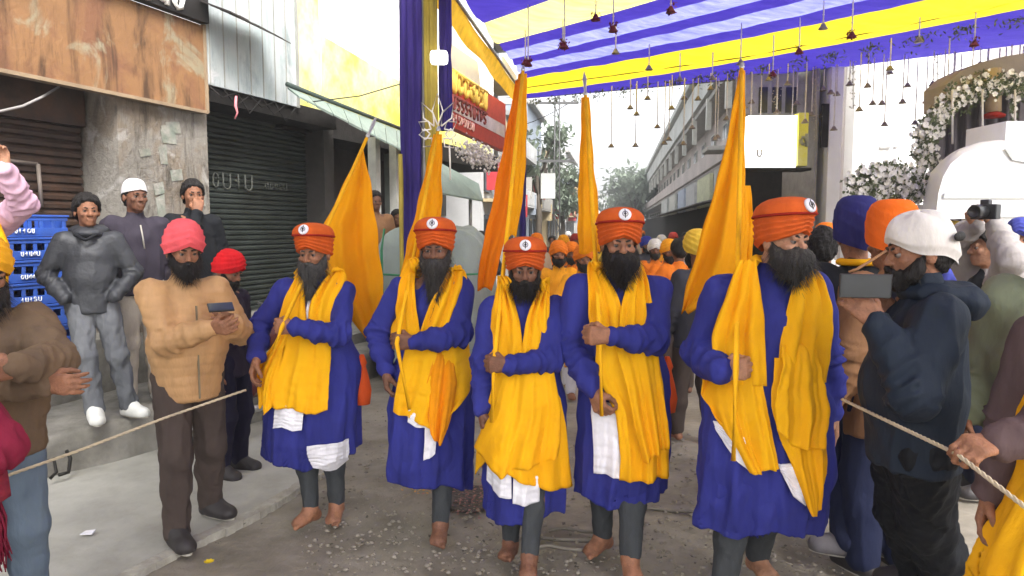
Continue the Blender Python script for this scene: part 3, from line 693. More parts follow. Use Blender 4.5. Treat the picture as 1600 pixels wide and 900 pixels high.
cl = ['topmost blue crate of the stack, just under the shutter slats', 'blue crate second from the top of the stack', 'blue crate third from the top of the stack', 'blue crate third from the bottom of the stack', 'blue crate second from the bottom of the stack', 'lowest blue crate, standing on the concrete plinth']
for i in range(6): crate(.785+.178*(5-i), .012*((i*5)%3-1), cl[i], i, .012*((i*3)%4-1.5))

s2 = empty('shop_building', LA, LR, 1, 'dark shuttered shop with grey cladding above, between the postered pillar and slanting awning', 'shop')
MB().box((-.75,4.4,.37), (1.5,4.5,.75)).build('plinth', CONC, s2)
shutter(s2, -.42, 2.20, 4.30, .76, 3.06, SHUT2, .06)
MB().box((-.30,4.42,1.9), (.36,.22,2.3)).build('wall_pier', mat('dark plaster', (.05,.045,.04), rough=.9, bump=.5), s2)
MB().box((-.36,2.20,1.9), (.3,.07,2.3)).build('shutter_rail', CREAM, s2)
MB().box((-.2,3.2,3.12), (.5,2.3,.2)).build('lintel', DARK, s2)
MB().box((.06,2.78,3.95), (.06,1.42,1.55)).build('cladding', GRYW, s2)
b = MB(); [b.box((.094,2.10+.2*k,3.95), (.008,.012,1.53)) for k in range(8)]; b.box((.10,3.50,3.95),(.03,.03,1.57)); b.build('cladding_joints', mat('joint grey', (.30,.30,.27)), s2, 'stuff')
glyphs(s2, (-.388,2.42,2.17), (0,1,0), (0,0,1), 5, .20, mat('faint green grey paint', (.10,.105,.09), bump=0), 9, .8, .05, nrm=(1,0,0))
glyphs(s2, (-.388,3.45,2.20), (0,1,0), (0,0,1), 5, .11, MATS['faint green grey paint'], 19, .8, .06, nrm=(1,0,0))
b = MB()
for k in range(6):
    a = Vector((.08,2.1+.2*k,3.16)); b.tube([a, a+Vector((.06,.1,-.10-.05*(k%3))), a+Vector((.05,.3,-.02))], .008, 5)
b.build('loose_wires', DARK, s2, 'stuff')
tag(MB().tube([P(369,150,7.4), P(368,165,7.4), P(371,176,7.4), P(367,186,7.4)], [.012,.016,.010,.008], 8).build('rag', mat('pink rag', (.75,.25,.28), bump=.1)), 'small pink rag hanging under the grey cladding', 'rag')

s3 = empty('building', LA, LR, 1, 'white and lemon yellow building above the slanting awning', 'building')
MB().box((-1.2,7.3,5.8), (1.6,7.6,5.0)).build('wall', WHTW, s3)
MB().prism([(-.395,3.55,3.31),(-.395,4.7,3.31),(-.395,4.55,7.5),(-.395,3.55,7.5)], (.006,0,0)).build('painted_band', LEMON, s3)
MB().prism([(-.393,4.7,3.31),(-.393,11,3.31),(-.393,11,3.75),(-.393,4.7,4.35)], (.006,0,0)).build('painted_band', LEMON, s3)
b = MB(); b.box((-.37,7.2,5.6), (.03,.7,.5)); b.build('faded_notice', mat('faded grey print', (.6,.6,.58)), s3)
MB().box((-1.9,7.4,1.9), (.2,6.4,2.6)).box((-1.0,7.4,.37), (1.6,6.4,.74)).box((-.9,7.4,3.14),(1.2,7.4,.32)).build('dark_shopfront', DARK, s3)  # near-black boxes paint in the shade below the awning
b = MB(); b.box((-.05,5.45,1.9), (.13,.13,2.3)).build('column', CREAM, s3); MB().box((-.05,6.05,1.9), (.12,.12,2.3)).build('column', CREAM, s3)
MB().box((-.6,7.1,1.9), (.2,.5,2.3)).build('wall_pier', mat('grey green plaster', (.16,.18,.16), rough=.9), s3)
GRNA = mat('pale green awning sheet', (.24,.31,.27), col2=(.17,.22,.19), rough=.5, vs=3, bump=.3, bs=14)
aw = empty('awning', P(447,137,7.9), 0, 1, 'pale green sheet awning sloping down along the dark shops', 'awning')
c4 = [P(449,136,7.9), P(652,214,11.9), P(652,246,10.9), P(467,150,7.55)]
for k in range(9):
    a, b_ = k/9, (k+1)/9-.004; f = lambda t, lo: (c4[3].lerp(c4[2], t) if lo else c4[0].lerp(c4[1], t))
    MB().prism([x-aw.location for x in (f(a,0), f(b_,0), f(b_,1), f(a,1))], (0,0,-.02-.008*(k%2))).build('sheet_panel', GRNA, aw)
MB().tube([c4[0]-aw.location+Vector((0,0,.03)), c4[1]-aw.location+Vector((0,0,.03))], .028, 8).build('awning_rail', mat('dark green pipe', (.05,.07,.06), bump=0), aw)
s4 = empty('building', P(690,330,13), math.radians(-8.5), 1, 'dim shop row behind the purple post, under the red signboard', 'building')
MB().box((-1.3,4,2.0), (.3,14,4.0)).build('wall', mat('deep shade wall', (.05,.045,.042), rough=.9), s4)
aw2 = empty('awning', P(690,255,12.6), 0, 1, 'small green awning right of the purple post, below the red signboard', 'awning')
o_ = aw2.location
MB().prism([x-o_ for x in (P(684,252,12.8), P(748,287,14.6), P(755,313,13.9), P(684,300,12.0))], (0,0,-.03)).build('awning_sheet', GRNA, aw2)
MB().tube([P(735,311,14)-o_, P(735,352,14)-o_, P(735,470,14)-o_], .035, 8).build('awning_post', CREAM, aw2)
rs_ = empty('signboard', P(700,103,10), 0, 1, 'red and white shop signboard with a row of yellow lettering', 'sign'); o_ = rs_.location
REDM = mat('sign red', (.52,.06,.035), rough=.5, var=.1, bump=.1); 
tl, tr, br, bl = P(699,103,10)-o_, P(790,163,13.1)-o_, P(790,237,13.1)-o_, P(699,195,10)-o_
lr = lambda u, v: (tl.lerp(tr, u)).lerp(bl.lerp(br, u), v)
nrm_ = (tr-tl).cross(bl-tl).normalized(); nrm_ = nrm_ if nrm_.dot(Vector((1,-1,0))) > 0 else -nrm_
MB().prism([tl,tr,br,bl], -nrm_*.12).build('board', REDM, rs_)
MB().prism([x+nrm_*.004 for x in (lr(.02,.46),lr(.97,.46),lr(.97,.72),lr(.02,.72))], nrm_*.004).build('white_panel', mat('pinkish white panel', (.70,.60,.58), rough=.6), rs_)
MB().prism([x+nrm_*.004 for x in (lr(.0,-.42),lr(.45,-.45),lr(.5,-.02),lr(.0,-.02))], -nrm_*.05).build('cream_top_board', mat('cream sign top', (.72,.66,.45), col2=(.55,.5,.42), rough=.6, vs=4), rs_)
ux = (tr-tl).normalized()
glyphs(rs_, lr(.06,.40)+nrm_*.01, ux, (0,0,1), 7, .30, mat('yellow sign paint', (.85,.55,.10), bump=0), 31, .9, .13, bar=True, nrm=nrm_)
glyphs(rs_, lr(.05,.70)+nrm_*.02, ux, (0,0,1), 9, .20, mat('dark red sign paint', (.30,.08,.07), bump=0), 37, .9, .09, bar=True, nrm=nrm_)
glyphs(rs_, lr(.05,.93)+nrm_*.01, ux, (0,0,1), 8, .14, mat('pale sign paint', (.8,.5,.45), bump=0), 41, 1.2, .09, nrm=nrm_)
# bunch of white lights/lace under the sign
b = MB(); rp = random.Random(5)
for k in range(420):
    px_, py_ = rp.gauss(748,15), rp.gauss(243,9)+(0); px_ = min(max(px_,712),782); py_ += (px_-748)*.35
    c = P(px_, py_, 9.6+rp.random()*.5); s_ = .012+.02*rp.random(); b.lathe(c, [(1e-4,-s_),(s_,0),(1e-4,s_)], 5)
tag(b.build('festoon', mat('white tinsel', (.75,.68,.66), rough=.5, bump=0)), 'bunch of white tinsel hanging below the red signboard', 'festoon', None, 'stuff')

# --- canopy over the street
PURP = mat('purple canopy cloth', (.070,.046,.42), col2=(.045,.03,.33), rough=.8, vs=3, bump=.4, bs=20, stretch=(1,4,1), transl=.42)
LAV = mat('thin lavender canopy cloth', (.36,.38,.74), col2=(.16,.17,.58), rough=.8, vs=3, bump=.5, bs=16, stretch=(1,5,1), transl=.60)
CYEL = mat('yellow canopy cloth', (.90,.72,.04), col2=(.85,.62,.02), rough=.8, vs=3, bump=.4, bs=18, stretch=(1,4,1), transl=.45)
CYWH = mat('thin pale yellow canopy cloth', (.92,.86,.30), col2=(.9,.8,.15), rough=.8, vs=2, bump=.4, bs=18, stretch=(1,4,1), transl=.65)
ZC = 4.5
can = empty('canopy', G(820,150,ZC), 0, 1, 'purple and yellow striped cloth canopy stretched over the street', 'canopy')
co = can.location
bnd = [((820,153),(1600,63)), ((820,147),(1600,6)), ((817,121),(1600,-43)), ((812,112),(1600,-70)), ((806,101),(1600,-100)), ((800,92),(1600,-125)), ((790,80),(1600,-160)), ((780,68),(1600,-200)), ((757,36),(1600,-320))]
bw = [(G(*l, ZC), G(*r, ZC)) for l, r in bnd]
A0, B0 = bw[-1]; sd_ = Vector((math.sin(math.radians(8.5)), math.cos(math.radians(8.5)), 0))
k = 0
while bw[-1][0].y > .5: 
    A1, B1 = bw[-1]; stp = (1.5,.35,.9,.35)[k%4]; k += 1; bw.append((A1-sd_*stp, Vector((B1.x-.1, B1.y-stp*.75, ZC))))
cm = [PURP, CYEL, PURP, LAV, PURP, LAV, PURP, CYWH, PURP, LAV, PURP, CYWH]; nm = {PURP:'purple_strip', LAV:'lavender_strip', CYEL:'yellow_strip', CYWH:'pale_yellow_strip'}
for i in range(len(bw)-1):
    (a, b_), (c, d) = bw[i], bw[i+1]; m = cm[i] if i < len(cm) else (PURP, CYEL, PURP, CYWH)[i%4]; n, nv = 60, 9; V = []
    for q in range(nv):
        v = q/(nv-1); l_, r_ = a.lerp(c, v), b_.lerp(d, v); l_ = l_+(l_-r_)*0; ext = r_+(r_-l_)*.25; wdt = (a-c).length
        for j in range(n):
            u = j/(n-1); p = l_.lerp(ext, u); sag = -.10*math.sin(math.pi*min(1,u*1.0))*1.0-min(.10,.09*wdt)*math.sin(math.pi*v)
            rip = .014*math.sin(u*70+3*v+i)+.010*math.sin(v*22+u*5+i)
            V.append(tuple(p+Vector((0,0,sag+rip*math.sin(math.pi*v)))-co))
    F = np.array([(q*n+j, q*n+j+1, (q+1)*n+j+1, (q+1)*n+j) for q in range(nv-1) for j in range(n-1)])
    mesh_np(nm[m], np.array(V), F, m, can)
# side valance of the left edge and the frame pipes
lp = [Vector((co.x,co.y,ZC))-sd_*t for t in np.linspace(-.05, co.y+0.5, 40)]
V = []; 
for q in range(6):
    for i, p in enumerate(lp): V.append(tuple(p+Vector((-.02-.30*q/5*.3+.015*math.sin(i*.9+q), 0, -.02-.24*q/5+.02*math.sin(i*1.3)*(q/5)))-co))
F = np.array([(q*40+j, q*40+j+1, (q+1)*40+j+1, (q+1)*40+j) for q in range(5) for j in range(39)])
mesh_np('side_valance', np.array(V), F, mat('amber valance cloth', (.80,.46,.03), rough=.8, bump=.3, transl=.3), can)
MB().tube([lp[0]-co, lp[-1]-co], .025, 8).build('frame_pipe', mat('galvanised pipe', (.30,.29,.27), rough=.5, metal=.5, bump=.1), can)
MB().tube([bw[0][0]-co, bw[0][0].lerp(bw[0][1],.5)-co+Vector((0,0,-.10)), bw[0][1]+(bw[0][1]-bw[0][0])*.25-co], .022, 8).build('frame_pipe', MATS['galvanised pipe'], can)
MB().tube([G(822,137,ZC-.13)-co, G(1160,90,ZC-.2)-co, G(1400,43,ZC-.18)-co, G(1640,-10,ZC-.13)-co], .008, 5).build('cord', mat('dark cord', (.05,.04,.03), bump=0), can)
def drape(parent, name, m, c, r, z0, z1, nf=9, seed=0, rx=1):
    V = []; n, nv = 72, 30
    for q in range(nv):
        t = q/(nv-1); z = z0+(z1-z0)*t
        for j in range(n):
            th = 2*math.pi*j/n; rr = r*(1+.16*math.sin(nf*th+seed+1.2*math.sin(t*5))+.07*math.sin((nf*2+1)*th+3*t+seed))*(1-.18*math.exp(-((t-.45)/.05)**2))
            V.append((c[0]+rr*rx*math.cos(th), c[1]+rr*math.sin(th), z))
    F = np.array([(q*n+j, q*n+(j+1)%n, (q+1)*n+(j+1)%n, (q+1)*n+j) for q in range(nv-1) for j in range(n)])
    return mesh_np(name, np.array(V), F, m, parent)
PD = cloth('dark purple drape', (.045,.030,.17), var=.25, vs=4, stretch=(3,3,.3)); PY = cloth('mustard drape', (.42,.32,.06), var=.15)
cp = empty('canopy_post', (P(665,450,7.4).x, 7.4, 0), 0, 1, 'near canopy post draped in dark purple cloth with a mustard stripe', 'post')
MB().tube([(0,0,0),(0,0,4.5)], .04, 10).build('pole', MATS['galvanised pipe'], cp)
drape(cp, 'purple_drape', PD, (-.115,0), .115, .3, 4.45, 7, 1); drape(cp, 'purple_drape', PD, (.225,.03), .06, 2.75, 4.45, 5, 2); drape(cp, 'mustard_drape', PY, (.08,-.02), .062, .35, 4.45, 5, 3)
MB().tube([(-.235,-.06,.5),(-.235,-.06,2.5)], .025, 8).build('mustard_edging', PY, cp)
cp2 = empty('canopy_post', (co.x-.04, co.y, 0), 0, 1, 'far canopy post in purple cloth standing behind the middle flags', 'post')
MB().tube([(0,0,0),(0,0,4.5)], .04, 10).build('pole', MATS['galvanised pipe'], cp2); drape(cp2, 'purple_drape', PD, (0,0), .065, .3, 4.45, 6, 4)
# lit lamp on the near post
lm = empty('lamp', P(686,90,7.15), 0, 1, 'glowing white lamp fixed to the near purple post', 'lamp')
MB().box((0,0,0), (.17,.10,.13)).build('lamp_face', mat('lit lamp glass', (1,.97,.9), bump=0, emit=3), lm, bevel=.03)
MB().box((0,.08,0), (.10,.07,.09)).build('lamp_housing', mat('grey housing', (.2,.2,.2), bump=0), lm)
# star of white neon round the tip of flag two
star = MB(); sc_ = P(684,208,4.62)
def petal(a, l, wdt):
    d = Vector((math.cos(a),0,math.sin(a))); n = Vector((-d.z,0,d.x)); return [sc_+d*.05, sc_+d*(.05+l*.45)+n*wdt, sc_+d*(.05+l), sc_+d*(.05+l*.45)-n*wdt, sc_+d*.05]
stp_ = empty('light_star', sc_, 0, 1, 'white outline of petals around the tip of the narrow cone flag', 'decoration')
for a, l in ((90,.20),(62,.17),(118,.17),(30,.09),(150,.09),(-5,.07),(185,.07),(-42,.09),(222,.08)):
    MB().tube([p-sc_ for p in petal(math.radians(a), l, .035)], .0055, 6).build('petal', mat('white light tube', (.95,.88,.8), bump=0, rough=.3), stp_)
MB().tube([Vector((.075,0,-.08)), Vector((.08,0,-.30))], .006, 6).build('tail', MATS['white light tube'], stp_)

# hanging ornaments
ORN = mat('dull brass bell', (.26,.22,.18), rough=.5, metal=.2, bump=.1); STR = mat('pale beaded string', (.66,.62,.60), bump=0); MAR = mat('maroon flower', (.16,.02,.03), bump=.2); LEAFM = mat('garland leaf', (.10,.13,.05), bump=0); FLW = mat('white blossom', (.75,.72,.68), bump=0)
def ornament(px_, y0, y1, Y, flower, lab):
    t, e = P(px_, y0, Y), P(px_, y1, Y); o = empty('hanging_ornament', e, 0, 1, lab, 'ornament', 'ornaments on strings hung from the canopy'); L = (t-e).z; b = MB()
    b.tube([(0,0,.0),(0.002,0,L*.5),(0,0,L)], .006+.0008*Y/4, 5); k = .05
    while k < L: b.lathe((0,0,k), [(1e-4,-.014),(.014,0),(1e-4,.014)], 6); k += .07
    b.build('string', STR, o); r = .026+.0016*Y
    MB().lathe((0,0,0), [(r*1.35,-.038),(r*1.25,-.030),(r*.8,-.005),(r*.5,.022),(.006,.03)], 12).build('bell', ORN if not flower else MAR, o)
    if flower:
        q = MB(); rp = random.Random(int(px_))
        for _ in range(26):
            a, z = rp.random()*6.28, -.06+.12*rp.random(); rr = .02+.035*rp.random(); c = Vector((rr*math.cos(a), rr*math.sin(a), z)); u = Vector((rp.gauss(0,1),rp.gauss(0,1),rp.gauss(0,1))).normalized()*.022; v = u.cross(Vector((0,0,1))).normalized()*.012
            q.add([c-u, c+v, c+u, c-v], [(0,1,2,3)])
        q.build('petals', MAR, o, 'stuff')
def topy(px_, Y):   # where the canopy underside lies at that distance
    return 355-(ZC-.16-CH)*FPX/Y
far = [(955,227,12.9),(993,226,12.7),(1045,216,12.4),(1068,223,12.2),(1117,216,12.0),(1172,218,11.7),(1237,203,11.5),(1303,200,11.2),(1382,193,10.8),(1487,205,10.4),(1536,214,10.2),(1586,206,10.0)]
fl = ['with the dark bell left of the tall grey building', 'second from the left over the open sky', 'over the end of the grey balcony building', 'close right of the balcony end', 'short of the broad saffron flag', 'just right of the broad saffron flag', 'in front of the white and yellow sign box', 'before the pale corner pillar', 'over the middle of the blank white wall', 'at the left end of the flowered arch', 'over the red item in the arch', 'nearest the right edge, over the white roof']
for (a, y, Y), l in zip(far, fl): ornament(a, topy(a,Y), y, Y, False, 'bell on a pale string '+l)
for (a, y, Y, l) in ((825,98,8.2,'leftmost near string, white blossom knot by the yellow edge'),(882,70,7.8,'maroon flower string left of the flag rolled on its pole'),(958,44,7.5,'maroon flower string right of the flag rolled on its pole'),(1048,14,7.2,'maroon flower string highest in the canopy centre')): ornament(a, topy(a,Y), y, Y, True, l)
rq = random.Random(12)
ORDW = 'first second third fourth fifth sixth seventh eighth ninth tenth eleventh twelfth thirteenth fourteenth fifteenth sixteenth seventeenth eighteenth nineteenth'.split()
ordw = lambda n: ORDW[n-1] if n < 20 else ('twentieth','thirtieth','fortieth')[n//10-2] if n%10 == 0 else ('twenty','thirty','forty')[n//10-2]+' '+ORDW[n%10-1]
for k in range(46):   # many plain thin strings along the far edge
    a = 985+k*13.6+rq.uniform(-4,4); Y = np.interp(a, [820,1600],[13.6,10.2])-rq.random()*.9; y = topy(a,Y)+rq.choice((22,34,48,70,92))+rq.uniform(-6,6)
    ornament(a, topy(a,Y), y, Y, False, ordw(k+1)+' from the left of the thin bell strings along the far canopy edge')
for k in range(16):
    a = 830+k*46+rq.uniform(-10,10); Y = rq.uniform(7.6,11); ornament(a, topy(a,Y), topy(a,Y)+rq.uniform(28,75), Y, rq.random()<.4, ordw(k+1)+' from the left of the short strings under the canopy stripes')
for (a, y, Y, l) in ((1213,190,11.6,'thin garland string before the grey upper wall'),(1275,222,11.3,'thin garland string down the pale corner pillar'),(1333,170,11.0,'short garland string on the white wall'),(1465,160,10.5,'thin string at the outer bend of the arch')):
    t, e = P(a, topy(a,Y), Y), P(a, y, Y); b = MB(); b.tube([t,e], .006, 5); rp = random.Random(a)
    for _ in range(40):
        c = t.lerp(e, rp.random())+Vector((rp.gauss(0,.03),rp.gauss(0,.03),0)); b.lathe(c, [(1e-4,-.012),(.013,0),(1e-4,.012)], 4)
    tag(b.build('garland_string', mat('dusty garland', (.42,.38,.30), bump=0)), l, 'garland')
q = MB(); rp = random.Random(77)
for k in range(900):
    t = rp.random(); cl_ = rp.random() < .75; 
    if cl_: t = (int(t*16)+.5+rp.gauss(0,.10))/16
    p = bw[1][0].lerp(bw[1][1], t*1.02)+Vector((rp.gauss(0,.04), rp.gauss(0,.05), -.12-.10*math.sin(math.pi*min(t,1))-abs(rp.gauss(0,.08)))); u = Vector((rp.gauss(0,1),rp.gauss(0,1),rp.gauss(0,1))).normalized()*.035; v = u.cross(Vector((.3,.2,1))).normalized()*.013
    q.add([p-u, p+v, p+u, p-v], [(0,1,2,3)])
tag(q.build('leaf_garland', LEAFM, None, 'stuff'), 'wispy leaf garland pinned along the yellow canopy edge', 'garland')

# --- right side of the street
GREY = mat('grey painted concrete', (.56,.57,.55), col2=(.45,.46,.44), rough=.8, vs=.6, bump=.3, bs=5, dirt_glare=.5, dirt_glare_col=(.22,.22,.2), ds=.6)
PINKW = mat('greyish pink render', (.55,.49,.47), rough=.8, vs=.6, bump=.2, bs=5, dirt_glare=.4, dirt_glare_col=(.26,.24,.22), ds=.5)
WIN = mat('dark window glass', (.03,.035,.04), rough=.15, bump=0, spec=.6); SOFF = mat('shaded soffit plaster', (.40,.39,.37), rough=.9)  # even mid grey plaster for slabs, roofs and upper walls
R0 = Vector((4.84, 14, 0)); RR = math.radians(-8.5)
rb = empty('apartment_block', R0, RR, 1, 'long grey building with stacked balconies receding down the right side', 'building')
MB().box((3.2,40,3.4), (4.4,80,6.8)).build('wall', PINKW, rb)
for z, h_, m, o1 in ((6.0,.9,GREY,-.55),(3.55,.5,PINKW,-.1)):
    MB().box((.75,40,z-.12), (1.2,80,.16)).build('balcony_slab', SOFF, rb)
    MB().box((.10,40,z+h_/2), (.14,80,h_)).build('parapet', m, rb)
MB().box((.7,40,7.12), (1.7,80.2,.26)).build('roof_edge', GREY, rb)
pm = None
for k in range(18):
    MB().box((.16,1.0+k*4.2,5.40), (.16,.2,1.0)).build('balcony_column', CREAM, rb)
wfr = None
for fl_, z in ((0,4.75),(1,2.55)):
    for k in range(22):
        y = 1.6+k*3.2
        w_ = MB().box((.975,y,z), (.06,1.1,1.25)).build('window_frame', CREAM, rb); MB().box((.94,y-.26,z), (.02,.44,1.1)).box((.94,y+.26,z), (.02,.44,1.1)).build('window_pane', WIN, w_, 'stuff')
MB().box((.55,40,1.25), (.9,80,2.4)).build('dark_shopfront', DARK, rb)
for k, (y, l_, m) in enumerate(((.8,2.0,mat('dull pink hoarding',(.45,.38,.36))),(3.4,2.6,GREY),(6.8,3.4,mat('pale yellow hoarding',(.55,.56,.38))),(11,3.2,mat('pale grey hoarding',(.5,.5,.5))),(15,3,mat('pale blue hoarding',(.45,.5,.6))),(19.5,4,CREAM),(25,5,GREY))):
    MB().box((-.02,y+l_/2,2.85), (.10,l_-.1,.95)).build('shop_sign', m, rb)
MB().prism([(-1.0,.5,2.28),(0.05,.5,2.50),(.05,30,2.50),(-1.0,30,2.28)][::-1], (0,0,-.03)).build('shop_awning', mat('dark tin awning', (.09,.09,.09), rough=.6), rb)
MB().box((-.25,4.6,3.75), (.5,1.2,.10)).build('hood', SOFF, rb)

r1 = empty('shop_building', P(1165,450,12.6), 0, 1, 'dark open shop below the white and yellow sign box', 'shop'); o_ = r1.location
def pb(px0, px1, y0, y1, Y, dp, nm_, m, parent, bevel=0):   # a block whose front face spans that view at distance Y
    a, c = P(px0,y1,Y), P(px1,y0,Y); return MB().box(((a.x+c.x)/2, Y+dp/2, (a.z+c.z)/2)-np.array(parent.location), (c.x-a.x, dp, c.z-a.z)).build(nm_, m, parent, bevel=bevel)
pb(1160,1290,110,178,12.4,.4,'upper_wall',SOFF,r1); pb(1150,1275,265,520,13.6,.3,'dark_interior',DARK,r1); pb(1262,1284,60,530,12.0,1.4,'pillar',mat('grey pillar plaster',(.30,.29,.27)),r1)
pb(1283,1322,40,530,11.9,1.5,'corner_pillar',WHTW,r1)
for (a, b_) in ((1186,1200),(1207,1222),(1228,1246)): pb(a,b_,136,176,12.36,.05,'window',WIN,r1)
pb(1283,1296,162,230,11.86,.05,'downpipe_recess',DARK,r1)
pb(1170,1240,340,362,13.2,.3,'red_stall_cloth',mat('dull red cloth',(.25,.03,.02)),r1)
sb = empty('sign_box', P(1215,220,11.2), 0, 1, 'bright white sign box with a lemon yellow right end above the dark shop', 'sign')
pb(1168,1246,180,262,11.2,.35,'white_face',mat('backlit white sign face',(.95,.94,.90),bump=0,emit=.55),sb); pb(1246,1264,176,259,11.195,.36,'yellow_end',LEMON,sb); pb(1164,1268,262,266,11.18,.4,'bottom_rail',DARK,sb)  # emission added so the white face comes out as bright as the sky
o_ = sb.location
glyphs(sb, P(1250,230,11.19)-o_, (1,0,0), (0,0,1), 1, .22, mat('grey print', (.3,.3,.2), bump=0), 3, nrm=(0,-1,0)); glyphs(sb, P(1182,245,11.19)-o_, (1,0,0), (0,0,1), 1, .12, mat('pale print', (.6,.6,.6), bump=0), 6, nrm=(0,-1,0))
wb = empty('building', P(1400,450,13), 0, 1, 'blank bright white wall behind the flower arrangement', 'building')
pb(1322,1760,-60,500,13.4,3,'wall',WHTW,wb); pb(1375,1392,229,232,13.36,.03,'vent_slot',SOFF,wb); pb(1398,1403,228,231,13.36,.03,'vent_slot',SOFF,wb)

# decorated float
TAN = mat('brownish canopy board', (.34,.29,.23), col2=(.24,.20,.16), rough=.8, vs=2); CURT = cloth('grey mauve curtain', (.15,.13,.14), var=.15, stretch=(3,3,.2))
ft = empty('festival_float', P(1530,450,9.6), 0, 1, 'procession float with a tan arch, flower garlands and mauve curtains', 'float'); o_ = ft.location
arc = [(1478,132),(1500,112),(1530,98),(1570,88),(1620,80),(1700,76)]
b = MB()
for (a, c) in zip(arc[:-1], arc[1:]):
    b.prism([P(a[0],a[1],9.4)-o_, P(c[0],c[1],9.4)-o_, P(c[0],c[1]+46,9.4)-o_, P(a[0],a[1]+38,9.4)-o_], (0,.5,0))
b.build('arch_board', TAN, ft)
V = []; n, nv = 90, 8
for q in range(nv):
    for j in range(n):
        px_ = 1452+j*(1720-1452)/(n-1); y0 = np.interp(px_, [1452,1470,1500,1540,1720], [235,180,150,138,120]); y_ = y0+(400-y0)*q/(nv-1)
        V.append(tuple(P(px_, y_, 9.9+.05*math.sin(j*.9)+.03*math.sin(j*2.1+q))-o_))
F = np.array([(q*n+j, q*n+j+1, (q+1)*n+j+1, (q+1)*n+j) for q in range(nv-1) for j in range(n-1)])
mesh_np('curtain', np.array(V), F, CURT, ft)
MB().tube([P(1552,108,9.3)-o_, P(1552,175,9.3)-o_], [.10,.09], 12).build('hanging_tassel', mat('tan tassel',(.40,.30,.18)), ft)
MB().lathe(P(1552,180,9.3)-o_, [(.13,-.03),(.14,0),(.06,.04),(.01,.05)], 14).build('red_cap', RED, ft)
def blossoms(parent, name, pts, n, spread, m1_, m2_, sz, seed, Y):
    rp = random.Random(seed); A, B = MB(), MB()
    for k in range(n):
        i = rp.randrange(len(pts)-1); t = rp.random(); px_ = pts[i][0]*(1-t)+pts[i+1][0]*t+rp.gauss(0,spread); py_ = pts[i][1]*(1-t)+pts[i+1][1]*t+rp.gauss(0,spread)
        c = P(px_, py_, Y+rp.gauss(0,.08)); s_ = sz*(.6+.8*rp.random())
        if rp.random() < .42:
            for a in range(5):
                an = a*1.257+rp.random(); d = Vector((math.cos(an), -.5+.4*rp.random(), math.sin(an)))*s_; pr = Vector((-d.z,0,d.x))*.5
                A.add([c-o2, c-o2+d*.6+pr, c-o2+d, c-o2+d*.6-pr] if False else [c-parent.location, c-parent.location+d*.6+pr, c-parent.location+d, c-parent.location+d*.6-pr], [(0,1,2,3)])
        else:
            for a in range(3):
                d = Vector((rp.gauss(0,1), rp.gauss(0,.6), rp.gauss(0,1))).normalized()*s_*1.5; pr = d.cross(Vector((0,1,.2))).normalized()*s_*.35; cc = c-parent.location
                B.add([cc, cc+d*.5+pr, cc+d, cc+d*.5-pr], [(0,1,2,3)])
    A.build(name+'_blossoms', m1_, parent, 'stuff'); B.build(name+'_leaves', m2_, parent, 'stuff')
LEAF2 = mat('olive leaf', (.11,.13,.06), col2=(.06,.08,.035), bump=0, vs=40)
blossoms(ft, 'garland', [(1449,262),(1440,235),(1450,205),(1470,178),(1500,152),(1532,135),(1560,132),(1600,138),(1640,140)], 1700, 9, FLW, LEAF2, .034, 3, 9.25)
blossoms(ft, 'garland', [(1585,150),(1584,180),(1588,210)], 80, 3, FLW, LEAF2, .03, 4, 9.2)
blossoms(ft, 'garland', [(1462,270),(1457,300),(1464,330)], 90, 6, FLW, LEAF2, .045, 5, 9.3)
for px_ in (1488,1535,1586): MB().tube([P(px_,140,9.1)-o_, P(px_,225,9.1)-o_], .012, 6).build('bead_string', STR, ft)
fa = empty('flower_arrangement', P(1390,320,9.0), 0, 1, 'wide bank of white flowers and olive leaves before the white wall', 'flowers')
blossoms(fa, 'bank', [(1335,292),(1360,280),(1390,272),(1420,280),(1448,292),(1430,300),(1380,302),(1345,300)], 2000, 9, FLW, LEAF2, .034, 6, 9.0)
MB().box((0,.1,-.75), (.8,.35,1.5)).build('stand', WHT, fa)
# white domed vehicle roof
vh = empty('white_vehicle', P(1560,450,8.6), 0, 1, 'white vehicle with a rounded roof below the flowered arch', 'vehicle'); o_ = vh.location
V = []; n, nv = 40, 16; pc = [(1462,345),(1466,300),(1474,270),(1486,247),(1506,230),(1540,219),(1590,214),(1680,213),(1740,226),(1760,260),(1765,330)]
for q in range(nv):
    t = q/(nv-1); dq = .9*t; rr = 1-.14*t*t-.10*max(0,1-t*8)**2
    for (a, c) in pc:
        p_ = P(a, c, 8.0); x0_ = P(1610,330,8.0).x; z0_ = P(1610,330,8.0).z; V.append(tuple(Vector((x0_+(p_.x-x0_)*(1-.34*t), 8.0+dq, z0_+(p_.z-z0_)*rr))-o_))
n = len(pc); F = [(q*n+j, q*n+j+1, (q+1)*n+j+1, (q+1)*n+j) for q in range(nv-1) for j in range(n-1)]
cap_ = [tuple(range(n))]
o = mesh_np('roof_shell', np.array(V), np.array(F), mat('white vehicle paint', (.80,.80,.79), rough=.3, var=.03, bump=0, spec=.5), vh)
MB().add([V[i] for i in range(n)], [tuple(range(n))]).build('rear_panel', MATS['white vehicle paint'], vh)
a, c = P(1462,520,8.05), P(1766,330,8.05); MB().box(((a.x+c.x)/2-o_.x+.32, -.2, (a.z+c.z)/2), (c.x-a.x-.7, .7, c.z-a.z)).build('lower_body', MATS['white vehicle paint'], vh)
MB().prism([P(1570,232,7.97)-o_, P(1610,245,7.97)-o_, P(1612,256,7.97)-o_, P(1582,250,7.97)-o_], (0,.02,0)).build('grey_emblem', GREY, vh)
MB().prism([P(1476,302,7.97)-o_, P(1700,302,7.97)-o_, P(1700,310,7.97)-o_, P(1474,310,7.97)-o_], (0,.02,0)).build('side_trim', GREY, vh)

